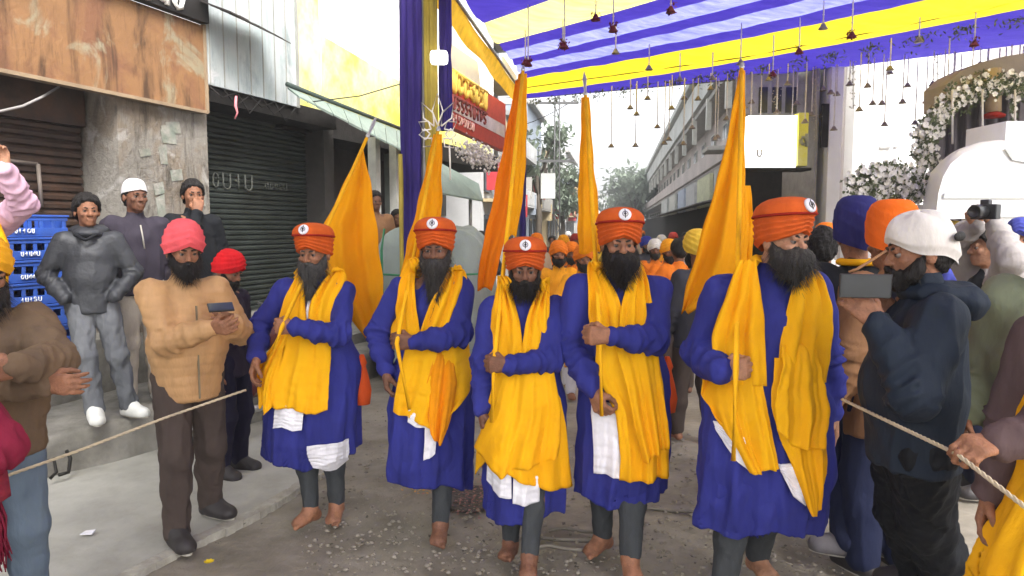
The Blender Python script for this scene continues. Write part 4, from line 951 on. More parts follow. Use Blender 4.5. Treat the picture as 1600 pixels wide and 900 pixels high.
# --- far left of the street and its end
bm_ = [mat('far render '+n_, c, rough=.85, vs=.8, bump=0, dirt_glare=.4, dirt_glare_col=tuple(x*.6 for x in c), ds=.7) for n_, c in (('stone', (.42,.40,.37)), ('white', (.60,.60,.60)), ('ochre', (.48,.38,.22)), ('blue grey', (.32,.36,.42)))]
fb = [(18,3.0,6.8,1,'white plastered house behind the middle flags'),(22,4,5.2,0,'stone coloured house with cluttered balconies'),(27,5,6.4,3,'blue grey house farther along the left side'),(34,7,5.4,2,'ochre house far along the left side'),(45,10,6.5,1,'white house near the far end, left side'),(62,16,6.0,0,'stone coloured house at the far left end')]
for k, (Y, l_, h_, mi, lab) in enumerate(fb):
    x = -1.5+(Y-11)*.155; e = empty('house', (x-.4, Y, 0), math.radians(-8.5), 1, lab, 'house'); rp = random.Random(k)
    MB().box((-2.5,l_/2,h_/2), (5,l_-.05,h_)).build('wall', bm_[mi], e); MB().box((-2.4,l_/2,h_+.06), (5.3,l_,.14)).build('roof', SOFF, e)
    for fz in np.arange(1.4, h_-.6, 1.55):
        for y in np.arange(.9, l_-.4, 1.5):
            MB().box((.01,y,fz+.2), (.06,.8,.95)).build('window', WIN, e)
        if fz > 2: MB().box((.28,l_/2,fz-.5), (.56,l_*.8,.08)).box((.54,l_/2,fz-.25), (.04,l_*.8,.5)).build('balcony', bm_[(mi+1)%4], e)
    for q in range(3): 
        y = l_*(.15+.3*q); MB().box((.35,y,2.3+.9*rp.random()), (.5,.08,.7)).build('hanging_sign', bm_[rp.randrange(4)] if q else mat('red hanging sign',(.5,.05,.06)), e)
for (px0, Y, h_, mi, lab) in ((905,85,5.5,1,'pale block closing the far end of the street'),(955,95,4.0,0,'low stone block at the far end of the street')):
    e = empty('house', (P(px0,450,Y).x, Y, 0), 0, 1, lab, 'house'); MB().box((0,3,h_/2), (6,6,h_)).build('wall', bm_[mi], e); [MB().box((-2+1.3*q,-.02,z_), (.7,.06,.9)).build('window', WIN, e) for q in range(4) for z_ in (1.8,3.2)]; MB().box((0,3,h_+.1), (6.4,6.4,.2)).build('roof', SOFF, e)
# lattice utility pole with wires
up = empty('utility_pole', (P(869,450,20).x, 20, 0), 0, 1, 'tall metal utility pole with crossarms and wires', 'pole'); b = MB()
for sx in (-1,1): b.tube([(sx*.10,0,0),(sx*.05,0,6.4)], .025, 6)
for k in range(16): b.tube([((-1)**k*.09*(1-k/34),0,.2+k*.38),((-1)**(k+1)*.09*(1-k/34),0,.58+k*.38)], .015, 5)
b.build('mast', mat('dark galvanised steel', (.12,.12,.12), rough=.5, metal=.4, bump=0), up)
for z in (5.9,5.2,3.6): MB().box((0,0,z), (1.2-.2*(z<5),.06,.07)).build('crossarm', MATS['dark galvanised steel'], up)
for z in (5.9,5.2): 
    for x in (-.5,-.2,.2,.5): MB().lathe((x,0,z+.04), [(.03,0),(.045,.04),(.02,.09),(.03,.12)], 8).build('insulator', SOFF, up)
MB().box((-.25,0,2.9), (.4,.3,.7)).build('junction_box', GREY, up)
wm = mat('black wire', (.03,.03,.03), bump=0)
for k, (a, c, lab) in enumerate(((P(480,160,8), P(640,127,8.5), 'thin wire crossing in front of the yellow building'),)):
    tag(MB().tube([a, a.lerp(c,.5)+Vector((0,0,-.05)), c], .007, 5).build('wire', wm), lab, 'wire')
for k, (x0, z0) in enumerate(((-.5,6.0),(.2,6.0),(.5,5.3))):
    a = Vector(up.location)+Vector((x0,0,z0)); c = Vector((P(760,100+50*k,24+3*k))); pts = [a.lerp(c,t)+Vector((0,0,-1.2*t*(1-t))) for t in np.linspace(0,1,9)]
    tag(MB().tube(pts, .014, 4).build('wire', wm), ('sagging wire from the upper crossarm to the left','sagging wire from the crossarm middle to the left','lowest sagging wire off the utility pole')[k], 'wire')
def tree(px_, Y, h_, r_, lab, seed, n=1600, m=None):
    rp = random.Random(seed); e = empty('tree', (P(px_,450,Y).x, Y, 0), 0, 1, lab, 'tree'); t = MB(); t.tube([(0,0,0),(.1,0,h_*.4),(0,.1,h_*.7)], [.16,.11,.06], 8); tips = []
    for k in range(9):
        a = rp.random()*6.28; q = Vector((math.cos(a)*r_*.7, math.sin(a)*r_*.7, h_*(.6+.35*rp.random()))); t.tube([(.05,.03,h_*(.35+.3*rp.random())), q*.55+Vector((0,0,h_*.3)), q], [.05,.035,.015], 6); tips.append(q)
    t.build('trunk', mat('bark', (.10,.08,.06), bump=.4), e); c = MB()
    for k in range(n):
        q = rp.choice(tips)+Vector((rp.gauss(0,r_*.28), rp.gauss(0,r_*.28), rp.gauss(0,r_*.24))); u = Vector((rp.gauss(0,1),rp.gauss(0,1),rp.gauss(0,1))).normalized()*.16*r_; v = u.cross(Vector((.1,.2,1))).normalized()*.07*r_
        c.add([q-u, q+v, q+u, q-v], [(0,1,2,3)])
    c.build('crown', m or mat('street tree leaves', (.26,.31,.23), col2=(.18,.22,.16), rough=.7, vs=1.5, bump=0, transl=.2), e, 'stuff')
tree(876,34,4.6,1.1,'dark street tree behind the utility pole',1); tree(838,26,5.4,1.0,'thin leafy tree above the left houses',2,900); tree(990,70,7.0,2.6,'hazy green tree at the far end below the balcony building',3); tree(972,80,5.0,2.4,'low green tree at the far end of the street',4); tree(905,75,5,2.0,'small far tree left of the flag rolled on its pole',5)
# ------------------------------------------------------------------ the five robed flag bearers
def ank(s, px, py, z=.085):
    p = G(px, py, z*s.k+s.loc.z)-s.loc; q = (Matrix.Rotation(-s.yaw,3,'Z')@p)/s.k; return q
Man.ank = ank
def skirt_px(s, top, hem, tilt=(0,1), nf=7, seed=0, ry=(.17,.23), cy=(0.0,.02)):
    a, b = s.loc_px(top[1], top[0]), s.loc_px(top[2], top[0]); c, d = s.loc_px(hem[1], hem[0]), s.loc_px(hem[2], hem[0])
    return (((a.x+b.x)/2, cy[0], (b.x-a.x)/2, ry[0], (a.z+b.z)/2), ((c.x+d.x)/2, cy[1], (d.x-c.x)/2, ry[1], (c.z+d.z)/2), tilt, nf, seed)
Man.skirt_px = skirt_px
BG = 'robed flag bearers walking barefoot in a row'
def bearer(label, px, top, Y, yaw=0, skin=SKIN, cx=None):
    p = P(px, 450, Y); z = P(cx or px, top, Y).z
    return Man(label, (p.x, Y, 0), 1.74*z/1.80, yaw, .0058, skin, BG)
FLAGY = cloth('saffron flag cloth', (.90,.45,.008), col2=(.85,.35,.005), vs=2.5, transl=.3, stretch=(1,1,.4))
FLAGO = cloth('orange flag cloth', (.86,.26,.006), col2=(.76,.18,.004), vs=2.5, transl=.3, stretch=(1,1,.4))
POLE = cloth('yellow pole wrapping', (.84,.42,.01), transl=0)
STEEL = mat('brushed steel', (.5,.5,.5), rough=.3, metal=.9, bump=0)
def flag(label, tip, hnd, end, rows, Yd, m, seed=0, spear=.22, cloth_rows2=None, m2=None):
    """tip/hnd/end: world points on the pole; rows: (py, px_left, px_right) of the cloth, Yd(py) its distance"""
    tip, hnd, end = Vector(tip), Vector(hnd), Vector(end)
    r = empty('flag', end, 0, 1, label, 'flag', 'tall saffron flags held by the bearers')
    o = lambda p: Vector(p)-end
    MB().tube([o(end), o(hnd), o(tip)], [.010,.012,.011], 10).build('pole', POLE, r)
    d = (tip-hnd).normalized()
    MB().tube([o(tip), o(tip)+d*.02, o(tip)+d*.05, o(tip)+d*spear*.7, o(tip)+d*spear], [.008,.016,.008,.014,.001], 8).build('spearhead', STEEL, r)
    for k, (rw, mm) in enumerate(((rows, m), (cloth_rows2, m2 or m))):
        if not rw: continue
        ys = [a[0] for a in rw]; n, nv = 22, 60; V = []
        rs = np.random.RandomState(seed+k); ph = rs.rand(5)*6.28
        for i in range(nv):
            py = ys[0]+(ys[-1]-ys[0])*i/(nv-1); xl = np.interp(py, ys, [a[1] for a in rw]); xr = np.interp(py, ys, [a[2] for a in rw])
            for j in range(n):
                u = j/(n-1); t = i/(nv-1); wd = (xr-xl)/120
                dy = min(1,wd)*(.055*math.sin(7*u+ph[0]+1.5*t)+.03*math.sin(15*u+ph[1]+3*t)+.012*math.sin(30*u+ph[3]))+.008*math.sin(25*t+6*u)+.02*k
                px_ = xl+(xr-xl)*u+1.2*math.sin(26*t+ph[2])*(.5-u)*2*min(1,wd*3); V.append(tuple(P(px_, py+3*math.sin(6*u+ph[4])*t, Yd(py)+dy)-end))
        F = np.array([(i*n+j, (i+1)*n+j, (i+1)*n+j+1, i*n+j+1) for i in range(nv-1) for j in range(n-1)])
        c = mesh_np('flag_cloth', np.array(V), F, mm, r); s_ = c.modifiers.new('thick','SOLIDIFY'); s_.thickness = .003; s_.offset = 0
    return r
def between(p, q):
    """distance along y as a function of the pixel row between two posts given as (py, Y)"""
    return lambda py: p[1]+(q[1]-p[1])*(py-p[0])/(q[0]-p[0])
CUFF = dict(sleeve=(.072,.065,.051))

# --- bearer 1 : leftmost, grey pointed beard
m1 = bearer('person with grey pointed beard in blue robe, leftmost of the five flag bearers', 490, 347, 4.1, math.radians(-4), SKIN)
m1.J['hc'] += Vector((.02,-.01,0)); m1.hy, m1.hp = -.10, .06
w = m1.loc_px(458, 512, -.27); m1.arm('R', w, (.8,.1,-.55), (-1,-.1,.05), (0,1,0), (0,0,1), (1.0,1.15))
w = m1.loc_px(402, 560, -.14); m1.arm('L', w, (-.6,.5,-.2), (-.25,-.3,-1), (.9,.1,-.2), (.2,-1,0), (.5,.5))
m1.leg('L', m1.ank(486,796), (-.55,-1,0), .0); m1.leg('R', m1.ank(526,788), (.05,-1,0), .12)
m1.body()
m1.garment('robe', BLUE, 'robe', skirt=m1.skirt_px((560,423,566), (712,413,560), (.10,1), 5, 4, cy=(.02,.05)), seed=11, wr=.0085, ws=15, collar=.01, **CUFF)
m1.legs('leggings', LEG, (.095,.070,.047), end=.95); m1.brows(HSALT); m1.beard(HGRY, .17, 1.0, .048, seed=3)
m1.dumalla(RED and ORG, RED)
m1.scarf('scarf', YEL, [(522,433,482),(500,434,481),(470,440,476),(440,452,473),(418,463,480)], [(522,483,521),(500,484,520),(474,484,524),(445,495,533),(418,512,529)], seed=1, pleat=.011)
m1.panel('scarf_end', YEL, [(505,434,512),(530,426,513),(560,418,516),(600,406,518),(632,402,520)], bot=[-10,-2,4,2,6,10,2], off=.035, pleat=.024, nf=4.5, seed=2)
m1.panel('scarf_end', YEL, [(520,428,446),(545,418,442),(575,392,436),(605,388,430),(636,396,432)], bot=[-12,4,-6,6,-4], off=.075, pleat=.026, nf=3, seed=3)
m1.panel('shirt_tail', WHT, [(618,434,482),(640,432,481),(666,431,479)], bot=[0,-3,3,0], off=.018, pleat=.006, nf=2, seed=4)
m1.panel('shirt_tail', WHT, [(455,476,500),(500,474,497)], off=.012, pleat=.002, nf=2, seed=5)
m1.panel('shirt_tail', WHT, [(690,488,540),(715,490,540),(733,494,536)], bot=[-6,3,4,-6], off=.010, pleat=.004, nf=2, seed=6)
hp = P(440, 513, 3.80)
flag('triangular saffron flag leaning behind the grey pointed beard, left of the purple post', P(573,216,4.75), hp, P(428,545,3.76),
     [(232,563,567),(280,541,578),(320,521,584),(350,506,588),(400,506,594),(450,520,599),(480,538,601),(505,556,594),(530,574,584)], between((232,4.7),(530,4.35)), FLAGY, 1)

# --- bearer 2 : long dark grey beard
m2 = bearer('person with very long dark grey beard in blue robe, second flag bearer from the left', 676, 338, 3.95, math.radians(2), SKIN2, 682)
m2.J['hc'] += Vector((.02,-.01,0)); m2.hy, m2.hp = -.05, .05
w = m2.loc_px(645, 535, -.27); m2.arm('R', w, (.8,.1,-.45), (-1,-.1,.03), (0,1,0), (0,0,1), (1.0,1.15))
w = m2.loc_px(603, 583, -.10); m2.arm('L', w, (-.6,.5,-.2), (.1,-.3,-1), (.9,.1,-.1), (.3,-1,0), (.6,.6))
m2.leg('R', m2.ank(688,822), (-.08,-1,0), .05); m2.leg('L', (.02,.42,.30), (0,-1,-.3), -.6)
m2.body()
m2.garment('robe', BLUE, 'robe', skirt=m2.skirt_px((570,612,738), (744,603,738), (-.16,1), 5, 9, cy=(.02,.04)), seed=21, wr=.0085, ws=15, collar=.01, **CUFF)
m2.legs('leggings', LEG, (.09,.070,.047), end=.95); m2.brows(HSALT); m2.beard(HSALT, .27, 1.1, .056, seed=5)
m2.dumalla(ORG, RED, seed=2)
m2.scarf('scarf', YEL, [(530,616,660),(510,614,656),(470,617,650),(435,624,645),(400,640,655)], [(530,655,708),(510,662,712),(480,670,722),(450,686,726),(415,700,724)], seed=4, pleat=.012, neckw=.13)
m2.panel('scarf_end', YEL, [(536,634,730),(590,623,737),(620,618,733),(640,616,716)], bot=[0,6,14,22,10,-6], off=.034, pleat=.027, nf=4, seed=8)
m2.panel('scarf_end', cloth('amber cloth', (.88,.32,.006), transl=.12), [(550,680,706),(600,668,714),(650,668,708),(678,674,700)], bot=[-16,0,6,-14], off=.06, pleat=.027, nf=2.5, seed=9)
m2.panel('shirt_tail', WHT, [(630,640,672),(661,639,670)], bot=[-6,0,2], off=.024, pleat=.004, nf=2, seed=10)
m2.panel('shirt_tail', WHT, [(630,666,690),(680,666,684),(708,664,682)], bot=[2,0,-8], off=.03, pleat=.004, nf=1.5, seed=12)
m2h = P(620, 537, 3.64)
flag('saffron flag wrapped into a narrow cone, topped by a star of white lights', P(684,206,4.65), m2h, P(640,640,3.62),
     [(210,677,691),(250,669,690),(300,657,690),(345,646,690),(380,636,676),(420,628,650),(470,620,640)], between((210,4.62),(470,4.05)), FLAGY, 5, spear=.05)

# --- bearer 3 : shortest, short black beard
m3 = bearer('shortest of the five flag bearers, trimmed black beard, middle of the row', 820, 368, 3.62, math.radians(0), SKIN2, 822)
m3.hy, m3.hp = .0, .10
w = m3.loc_px(793, 571, -.27); m3.arm('R', w, (.8,.2,-.5), (-1,-.1,.05), (0,1,0), (0,0,1), (1.0,1.15))
w = m3.loc_px(752, 645, -.10); m3.arm('L', w, (-.6,.5,-.2), (.1,-.25,-1), (.9,.1,-.1), (.4,-1,0), (.9,.9))
m3.leg('L', m3.ank(798,848,.10), (-.25,-1,0), -.25); m3.leg('R', m3.ank(826,884), (-.1,-1,0), .05)
m3.body()
m3.garment('robe', BLUE, 'robe', skirt=m3.skirt_px((600,762,884), (794,758,880), (.02,1), 5, 13, cy=(.0,.03)), seed=31, wr=.0085, ws=15, collar=.01, **CUFF)
m3.legs('leggings', LEG, (.09,.070,.046), end=.95); m3.brows(HBLK); m3.beard(HBLK, .035, .82, .034, seed=6, hairs=600)
m3.dumalla(ORG, RED, seed=4)
m3.scarf('scarf', YEL, [(572,768,818),(540,769,817),(500,770,812),(465,773,800),(430,782,796)], [(572,812,850),(540,816,858),(500,822,858),(468,834,860),(432,846,858)], seed=7, pleat=.012)
m3.panel('scarf_end', YEL, [(572,778,845),(620,765,876),(660,753,885),(710,742,890),(745,740,896)], bot=[14,-34,-16,-2,8,16,22], off=.032, pleat=.024, nf=5, seed=14)
m3.panel('scarf_end', YEL, [(562,792,862),(640,772,876),(690,748,874),(712,740,870)], bot=[-8,8,24,8,6,0,-6], off=.062, pleat=.027, nf=4, seed=15)
m3.panel('shirt_tail', WHT, [(700,762,799),(766,760,799)], bot=[-12,2,4], off=.022, pleat=.004, nf=1.5, seed=16)
m3.panel('shirt_tail', WHT, [(700,803,842),(777,801,842)], bot=[0,2,-2], off=.026, pleat=.004, nf=1.5, seed=17)
flag('orange draped flag with a yellow pole edge, rising behind the shortest robed bearer', P(817,112,4.6), P(772,572,3.34), P(768,660,3.33),
     [(125,806,818),(200,792,808),(260,780,805),(330,766,800),(400,750,782),(452,746,768)], between((125,4.58),(452,4.05)), FLAGO, 8, .05,
     [(115,810,823),(200,800,823),(280,794,820),(340,790,812),(370,790,806)], FLAGY)

# --- bearer 4 : broad dark beard
m4 = bearer('person with wide black beard and long white shirt tail, fourth flag bearer', 966, 323, 3.58, math.radians(2), SKIN, 966)
m4.hy, m4.hp = .0, .04
for q, sg in (('L',-1),('R',1)): m4.J['s'+q] += Vector((sg*.02,0,0))
w = m4.loc_px(952, 525, -.28); m4.arm('R', w, (.8,.2,-.5), (-1,-.1,.02), (0,1,0), (0,0,1), (1.0,1.15))
w = m4.loc_px(928, 612, -.22); m4.arm('L', w, (-.6,.5,-.2), (.35,-.5,-1), (.8,.4,-.3), (.5,-1,0), (.9,.8))
m4.leg('L', m4.ank(942,838), (-.9,-.8,0), .0); m4.leg('R', m4.ank(984,880), (.0,-1,0), .05)
m4.body()
m4.garment('robe', BLUE, 'robe', skirt=m4.skirt_px((570,906,1046), (768,896,1036), (.02,1), 5, 17, cy=(.01,.04)), seed=41, wr=.0085, ws=15, collar=.01, **CUFF)
m4.legs('leggings', LEG, (.095,.074,.05), end=.95); m4.brows(HBLK); m4.beard(HBLK, .10, 1.32, .062, seed=8, hairs=1200)
m4.dumalla(ORG, RED, seed=6)
m4.scarf('scarf', YEL, [(520,928,975),(490,925,972),(460,923,966),(430,922,948),(405,928,944)], [(520,965,1018),(490,966,1017),(460,975,1016),(430,990,1014),(405,992,1004)], seed=10, pleat=.011)
m4.panel('scarf_end', YEL, [(530,934,1030),(580,930,1034),(640,958,1038),(700,963,1044),(738,962,1048)], bot=[2,0,2,0,2], off=.030, pleat=.024, nf=4, seed=21)
m4.panel('scarf_end', YEL, [(540,960,1028),(600,975,1030),(650,985,1036),(690,996,1039)], bot=[18,10,4,0], off=.06, pleat=.025, nf=3, seed=22)
m4.panel('shirt_tail', WHT, [(628,926,964),(645,924,968),(700,926,972),(736,926,965)], bot=[0,-2,2], off=.022, pleat=.006, nf=2, seed=23)
flag('slim saffron flag rolled round its pole, rising behind the widest black beard', P(915,150,4.5), P(938,528,3.30), P(940,650,3.30),
     [(152,908,921),(200,908,924),(260,905,928),(320,903,935),(360,903,938),(395,904,938)], between((152,4.48),(395,3.95)), FLAGY, 12, .25)

# --- bearer 5 : rightmost, head turned
m5 = bearer('rightmost flag bearer in blue robe, head turned aside, yellow cloth over both shoulders', 1200, 307, 3.12, math.radians(4), SKIN3, 1222)
m5.J['hc'] += Vector((.045,-.01,0)); m5.hy, m5.hp = .42, .05
for q, sg in (('L',-1),('R',1)): m5.J['s'+q] += Vector((sg*.02,0,0))
w = m5.loc_px(1128, 580, -.20); m5.arm('L', w, (-.15,1,-.45), (1,-.35,.15), (.3,1,0), (0,0,1), (1.0,1.15))
w = m5.loc_px(1304, 672, .02); m5.arm('R', w, (.5,.6,-.2), (-.05,-.15,-1), (-1,0,0), (0,-1,0), (.3,.3))
m5.leg('L', m5.ank(1130,925), (-.1,-1,0), .0); m5.leg('R', m5.ank(1182,868,.12), (.1,-1,0), -.1)
m5.body()
m5.garment('robe', BLUE, 'robe', skirt=m5.skirt_px((600,1100,1300), (812,1088,1282), (.0,1), 5, 23, cy=(.01,.04)), seed=51, wr=.009, ws=15, collar=.01, sleeve=(.082,.078,.058))
m5.legs('leggings', LEG, (.10,.08,.055), end=.95); m5.brows(HBLK); m5.beard(HSALT, .075, 1.35, .064, seed=9, hairs=1300)
m5.dumalla(ORG, RED, seed=8)
m5.scarf('scarf', YEL, [(600,1118,1192),(560,1116,1192),(520,1112,1192),(480,1128,1192),(440,1142,1186),(400,1156,1180)], [(600,1292,1209),(560,1302,1211),(520,1304,1219),(480,1300,1230),(445,1288,1246),(415,1272,1252)], seed=12, pleat=.012, neckw=.14, ymax=-.10)
m5.panel('scarf_end', YEL, [(560,1116,1190),(640,1110,1194),(680,1122,1196),(722,1146,1198)], bot=[-40,6,6,0,-4], off=.03, pleat=.025, nf=3.5, seed=31)
m5.panel('scarf_end', YEL, [(560,1212,1296),(640,1200,1289),(700,1208,1289),(745,1226,1284)], bot=[-30,38,44,34,-10], off=.03, pleat=.023, nf=3, seed=32)
m5.panel('scarf_end', YEL, [(540,1222,1286),(640,1200,1288),(684,1198,1272)], bot=[-22,2,6,4], off=.055, pleat=.023, nf=3, seed=33)
m5.panel('shirt_tail', WHT, [(664,1122,1156),(700,1124,1164)], bot=[-24,14,30], off=.022, pleat=.004, nf=1.5, seed=34)
m5.panel('shirt_tail', WHT, [(715,1202,1236),(745,1204,1240)], bot=[-20,16,30], off=.022, pleat=.004, nf=1.5, seed=35)
flag('broad saffron flag with its lower corner spread left, beside the turned head', P(1159,108,4.0), P(1150,578,2.84), P(1146,720,2.80),
     [(110,1155,1164),(200,1139,1164),(260,1126,1163),(330,1106,1165),(400,1086,1163),(440,1074,1150),(488,1064,1076)], between((110,3.98),(488,3.55)), FLAGY, 15, .06,
     [(290,1150,1172),(340,1155,1178),(400,1150,1176),(470,1142,1168),(540,1140,1166)], FLAGY)
# ------------------------------------------------------------------ onlookers
def who(label, px, top, Y, yaw, z=0.0, skin=SKIN, vox=.008, hat=.06, group=None):
    p = P(px, 450, Y); zt = P(px, top, Y).z-z
    return Man(label, (p.x, Y, z), zt*1.74/(1.74+hat), math.radians(yaw), vox, skin, group)
TANJ = cloth('tan padded jacket', (.48,.275,.125), var=.12, rough=.6, spec=.3); BRTR = cloth('brown grey trousers', (.070,.052,.045)); DKSH = mat('dark shoe', (.035,.03,.03), rough=.5, bump=.2); SOLE = mat('pale rubber sole', (.45,.42,.36), rough=.7, bump=0)
PINK = cloth('pink turban cloth', (.84,.12,.14)); REDT = cloth('bright red turban cloth', (.62,.015,.02)); NAVY = cloth('navy turban cloth', (.028,.028,.14)); LTHR = mat('grey black leather', (.034,.036,.042), rough=.55, var=.12, vs=5, bump=.4, bs=30, spec=.5)
JEAN = cloth('washed grey jeans', (.15,.155,.165), col2=(.085,.09,.10), vs=5); WSHOE = mat('white sneaker', (.68,.68,.64), rough=.6, bump=.1); PLUM = cloth('dark plum jacket', (.045,.038,.052)); BEIG = cloth('beige trousers', (.42,.37,.31)); BLKC = cloth('black coat', (.016,.017,.02))
NVJ = cloth('dark navy windcheater', (.013,.020,.034), rough=.7, spec=.2, vs=4); BTR = cloth('black track trousers', (.009,.010,.013), rough=.6); CAMO = cloth('brown field jacket', (.17,.11,.065), col2=(.11,.075,.05), vs=7); GRNJ = cloth('olive green jacket', (.19,.22,.145)); MAUV = cloth('brown mauve sleeve', (.10,.065,.065)); PKSW = cloth('pale pink sweater', (.60,.38,.48)); MARO = cloth('maroon shawl', (.20,.014,.038), vs=8); DBLU = cloth('dark blue trousers', (.02,.025,.06)); BRNC = cloth('brown coat', (.27,.14,.07)); GSLV = cloth('grey sleeve', (.36,.33,.32))
PHB = mat('black phone case', (.02,.02,.022), rough=.3, bump=0, spec=.5); PHS = mat('phone screen', (.04,.045,.05), rough=.1, bump=0, spec=.6)
def phone(label, c, rz, tilt, w_=.155, h_=.078):
    o = empty('phone', c, 0, 1, label, 'phone'); o.rotation_euler = (tilt, 0, rz)
    MB().box((0,0,0), (w_,.009,h_)).build('phone_case', PHB, o, bevel=.003); MB().box((0,-.0055,0), (w_-.010,.002,h_-.010)).build('phone_screen', PHS, o)
    MB().box((w_*.38,.006,h_*.25), (.025,.004,.022)).build('camera_bump', PHB, o); return o
def quilt(J, amp=.0035, pitch=.055):
    return lambda x, y, z: -amp*np.abs(np.cos(np.pi*(z+.015*np.sin(9*x+7*y))/pitch))**9+amp*.3

# --- left: tan jacket, pink turban, phone
t7 = who('person in pink turban and tan padded jacket reading a phone beside the concrete apron', 288, 338, 3.86, 42, hat=.065)
t7.hy, t7.hp = -.05, .16
w = t7.loc_px(334, 512, -.22); t7.arm('L', w, (-.5,.3,-.6), (.25,-.95,.05), (.5,.3,.3), (0,0,1), (.7,.7)); w = t7.loc_px(352, 500, -.06); t7.arm('R', w, (.5,.4,-.6), (-.3,-.95,.1), (-.6,.2,.3), (0,0,1), (.8,.8))
t7.leg('L', t7.ank(276,832), (.05,-1,0)); t7.leg('R', t7.ank(330,790), (.45,-1,0))
t7.body(False); t7.garment('jacket', TANJ, 'j', hem=.80, tor=(.138,.140,.128), wx=1.25, belly=.03, wr=.003, seed=61, ridge=quilt(t7.J), sleeve=(.078,.068,.052), collar=.045)
t7.legs('trousers', BRTR, (.10,.082,.068), wr=.006); t7.shoes(DKSH, SOLE); t7.turban(PINK, .110, .132, .178, seed=1); t7.brows(HBLK); t7.beard(HBLK, .05, 1.1, .046, hairs=500, seed=12)
MB().box((0,-.185,1.08), (.008,.01,.5)).build('zip', mat('zip metal', (.2,.16,.1), bump=0), t7.root)
phone('dark phone held in both hands by the pink turbaned onlooker', P(345,480,3.58), math.radians(35), -.9, .125, .062)
t8 = who('small person in bright red turban and dark clothes behind the tan jacket', 354, 385, 4.85, 75, hat=.065); t8.hy, t8.hp = 0, .35
t8.body(False); t8.garment('jacket', cloth('very dark purple jacket', (.025,.018,.032)), 'j', hem=.80, seed=62); t8.legs('trousers', cloth('black blue trousers', (.015,.013,.03)), (.10,.08,.065)); t8.shoes(DKSH, SOLE); t8.turban(REDT, .110, .132, .172, seed=3); t8.brows(HBLK); t8.beard(HBLK, .02, .8, .03, hairs=200)
# --- on the step
t4 = who('young person in grey black leather jacket and jeans, hands in pockets, beside the blue crates', 143, 300, 5.15, 22, .315, SKIN, hat=.02); t4.hy = .35
w = Vector((-.155,-.12,.955)); t4.arm('L', w, (-1,.5,-.3), (.6,-.6,-.5), (1,0,0), (0,-1,0), (.8,.8)); w = Vector((.155,-.12,.955)); t4.arm('R', w, (1,.5,-.3), (-.6,-.5,-.5), (-1,0,0), (0,-1,0), (.8,.8))
t4.leg('L', t4.ank(150,650), (.25,-1,0)); t4.leg('R', t4.ank(203,637), (.9,-.8,0))
t4.body(False, False); t4.garment('jacket', LTHR, 'j', hem=.84, tor=(.124,.120,.122), seed=63, wr=.003, sleeve=(.070,.060,.048), collar=.02); t4.legs('jeans', JEAN, (.094,.072,.064), wr=.007); t4.shoes(WSHOE, SOLE); t4.hair(HBLK, name='hair', vol=.022); t4.brows(HBLK)
S = SDF(); S.ell((0,.05,1.47), (.13,.10,.055), .03); S.ell((0,-.03,1.45), (.10,.10,.045), .03); sdf_obj('hood', S, .009, LTHR, t4.root, wr=.004)
MB().tube([(-.07,-.11,1.44),(0,-.145,1.40),(.07,-.11,1.44)], .012, 8).build('collar_band', BLKC, t4.root)
t5 = who('person in white skullcap and dark plum jacket beside the postered pillar', 217, 276, 5.65, 38, .315, SKIN2, hat=.03); t5.hy = .25
t5.body(False); t5.garment('jacket', PLUM, 'j', hem=.86, tor=(.134,.130,.130), seed=64, sleeve=(.076,.066,.052), collar=.03); t5.legs('trousers', BEIG, (.10,.08,.068)); t5.shoes(WSHOE, SOLE); t5.brows(HBLK)
def skull(th, v):
    a = abs(th)/math.pi; zb = .055*(1-a)-.0*a; ang = v*math.pi/2; return (.086*math.sin(th)*math.cos(ang)**.7, .014-.105*math.cos(th)*math.cos(ang)**.7, zb+(.142-zb)*math.sin(ang)**.95+.002*math.sin(40*th)*(v<.3))
t5.shell('skullcap', cloth('white knitted cap', (.74,.72,.72), bs=200), skull); t5.hair(HBLK, vol=.006)
MB().tube([(0,-.172,1.40),(.012,-.178,1.30),(.02,-.175,1.22)], .006, 6).build('zip', SOLE, t5.root)
t6 = who('dark haired person in black jacket holding a hand to the mouth by the pillar edge', 306, 278, 6.3, 42, .315, SKIN, hat=.02); t6.hy = -.1
w = t6.J['hc']+Vector((-.02,-.15,-.14)); t6.arm('L', w, (-.5,.1,-1), (.25,.25,1), (.2,1,0), (-1,0,0), (.6,.6))
t6.body(False); t6.garment('jacket', BLKC, 'j', hem=.84, seed=65, collar=.03); t6.legs('trousers', BRTR, (.10,.08,.068)); t6.shoes(DKSH, SOLE); t6.hair(HBLK, vol=.018); t6.brows(HBLK)
# --- cut by the left edge
t2 = who('person in yellow turban and brown field jacket at the left edge, arms folded', -28, 358, 2.85, 48, hat=.065, vox=.007); t2.hy, t2.hp = .2, .15
w = t2.loc_px(70, 600, -.16); t2.arm('L', w, (-.3,.2,-1), None, (.3,1,0), (0,0,1), (.5,.5)); w = t2.loc_px(30, 575, -.28); t2.arm('R', w, (1.0,-.3,-.9), (-1,.35,-.1), (0,1,0), (0,0,1), (.9,.9))
t2.body(False); t2.garment('jacket', CAMO, 'j', hem=.84, tor=(.15,.15,.142), seed=66, wr=.006, sleeve=(.092,.080,.060), collar=.03, ridge=quilt(t2.J,.003,.05)); t2.legs('jeans', cloth('blue grey jeans', (.13,.17,.22)), (.105,.082,.07)); t2.shoes(DKSH, SOLE); t2.turban(cloth('yellow turban cloth', (.88,.42,.02)), .110, .132, .178, seed=4); t2.brows(HBLK); t2.beard(HBLK, .07, 1.2, .05, hairs=500, seed=14)
t1 = who('person in pale pink sweater raising one arm at the upper left edge', -44, 250, 4.5, 40, .315, SKIN3, hat=.02)
w = t1.loc_px(6, 262, -.22); t1.arm('R', w, (.9,.1,-.9), (-.1,.1,1), (-.4,-.8,0), (-1,0,0), (.7,.8))
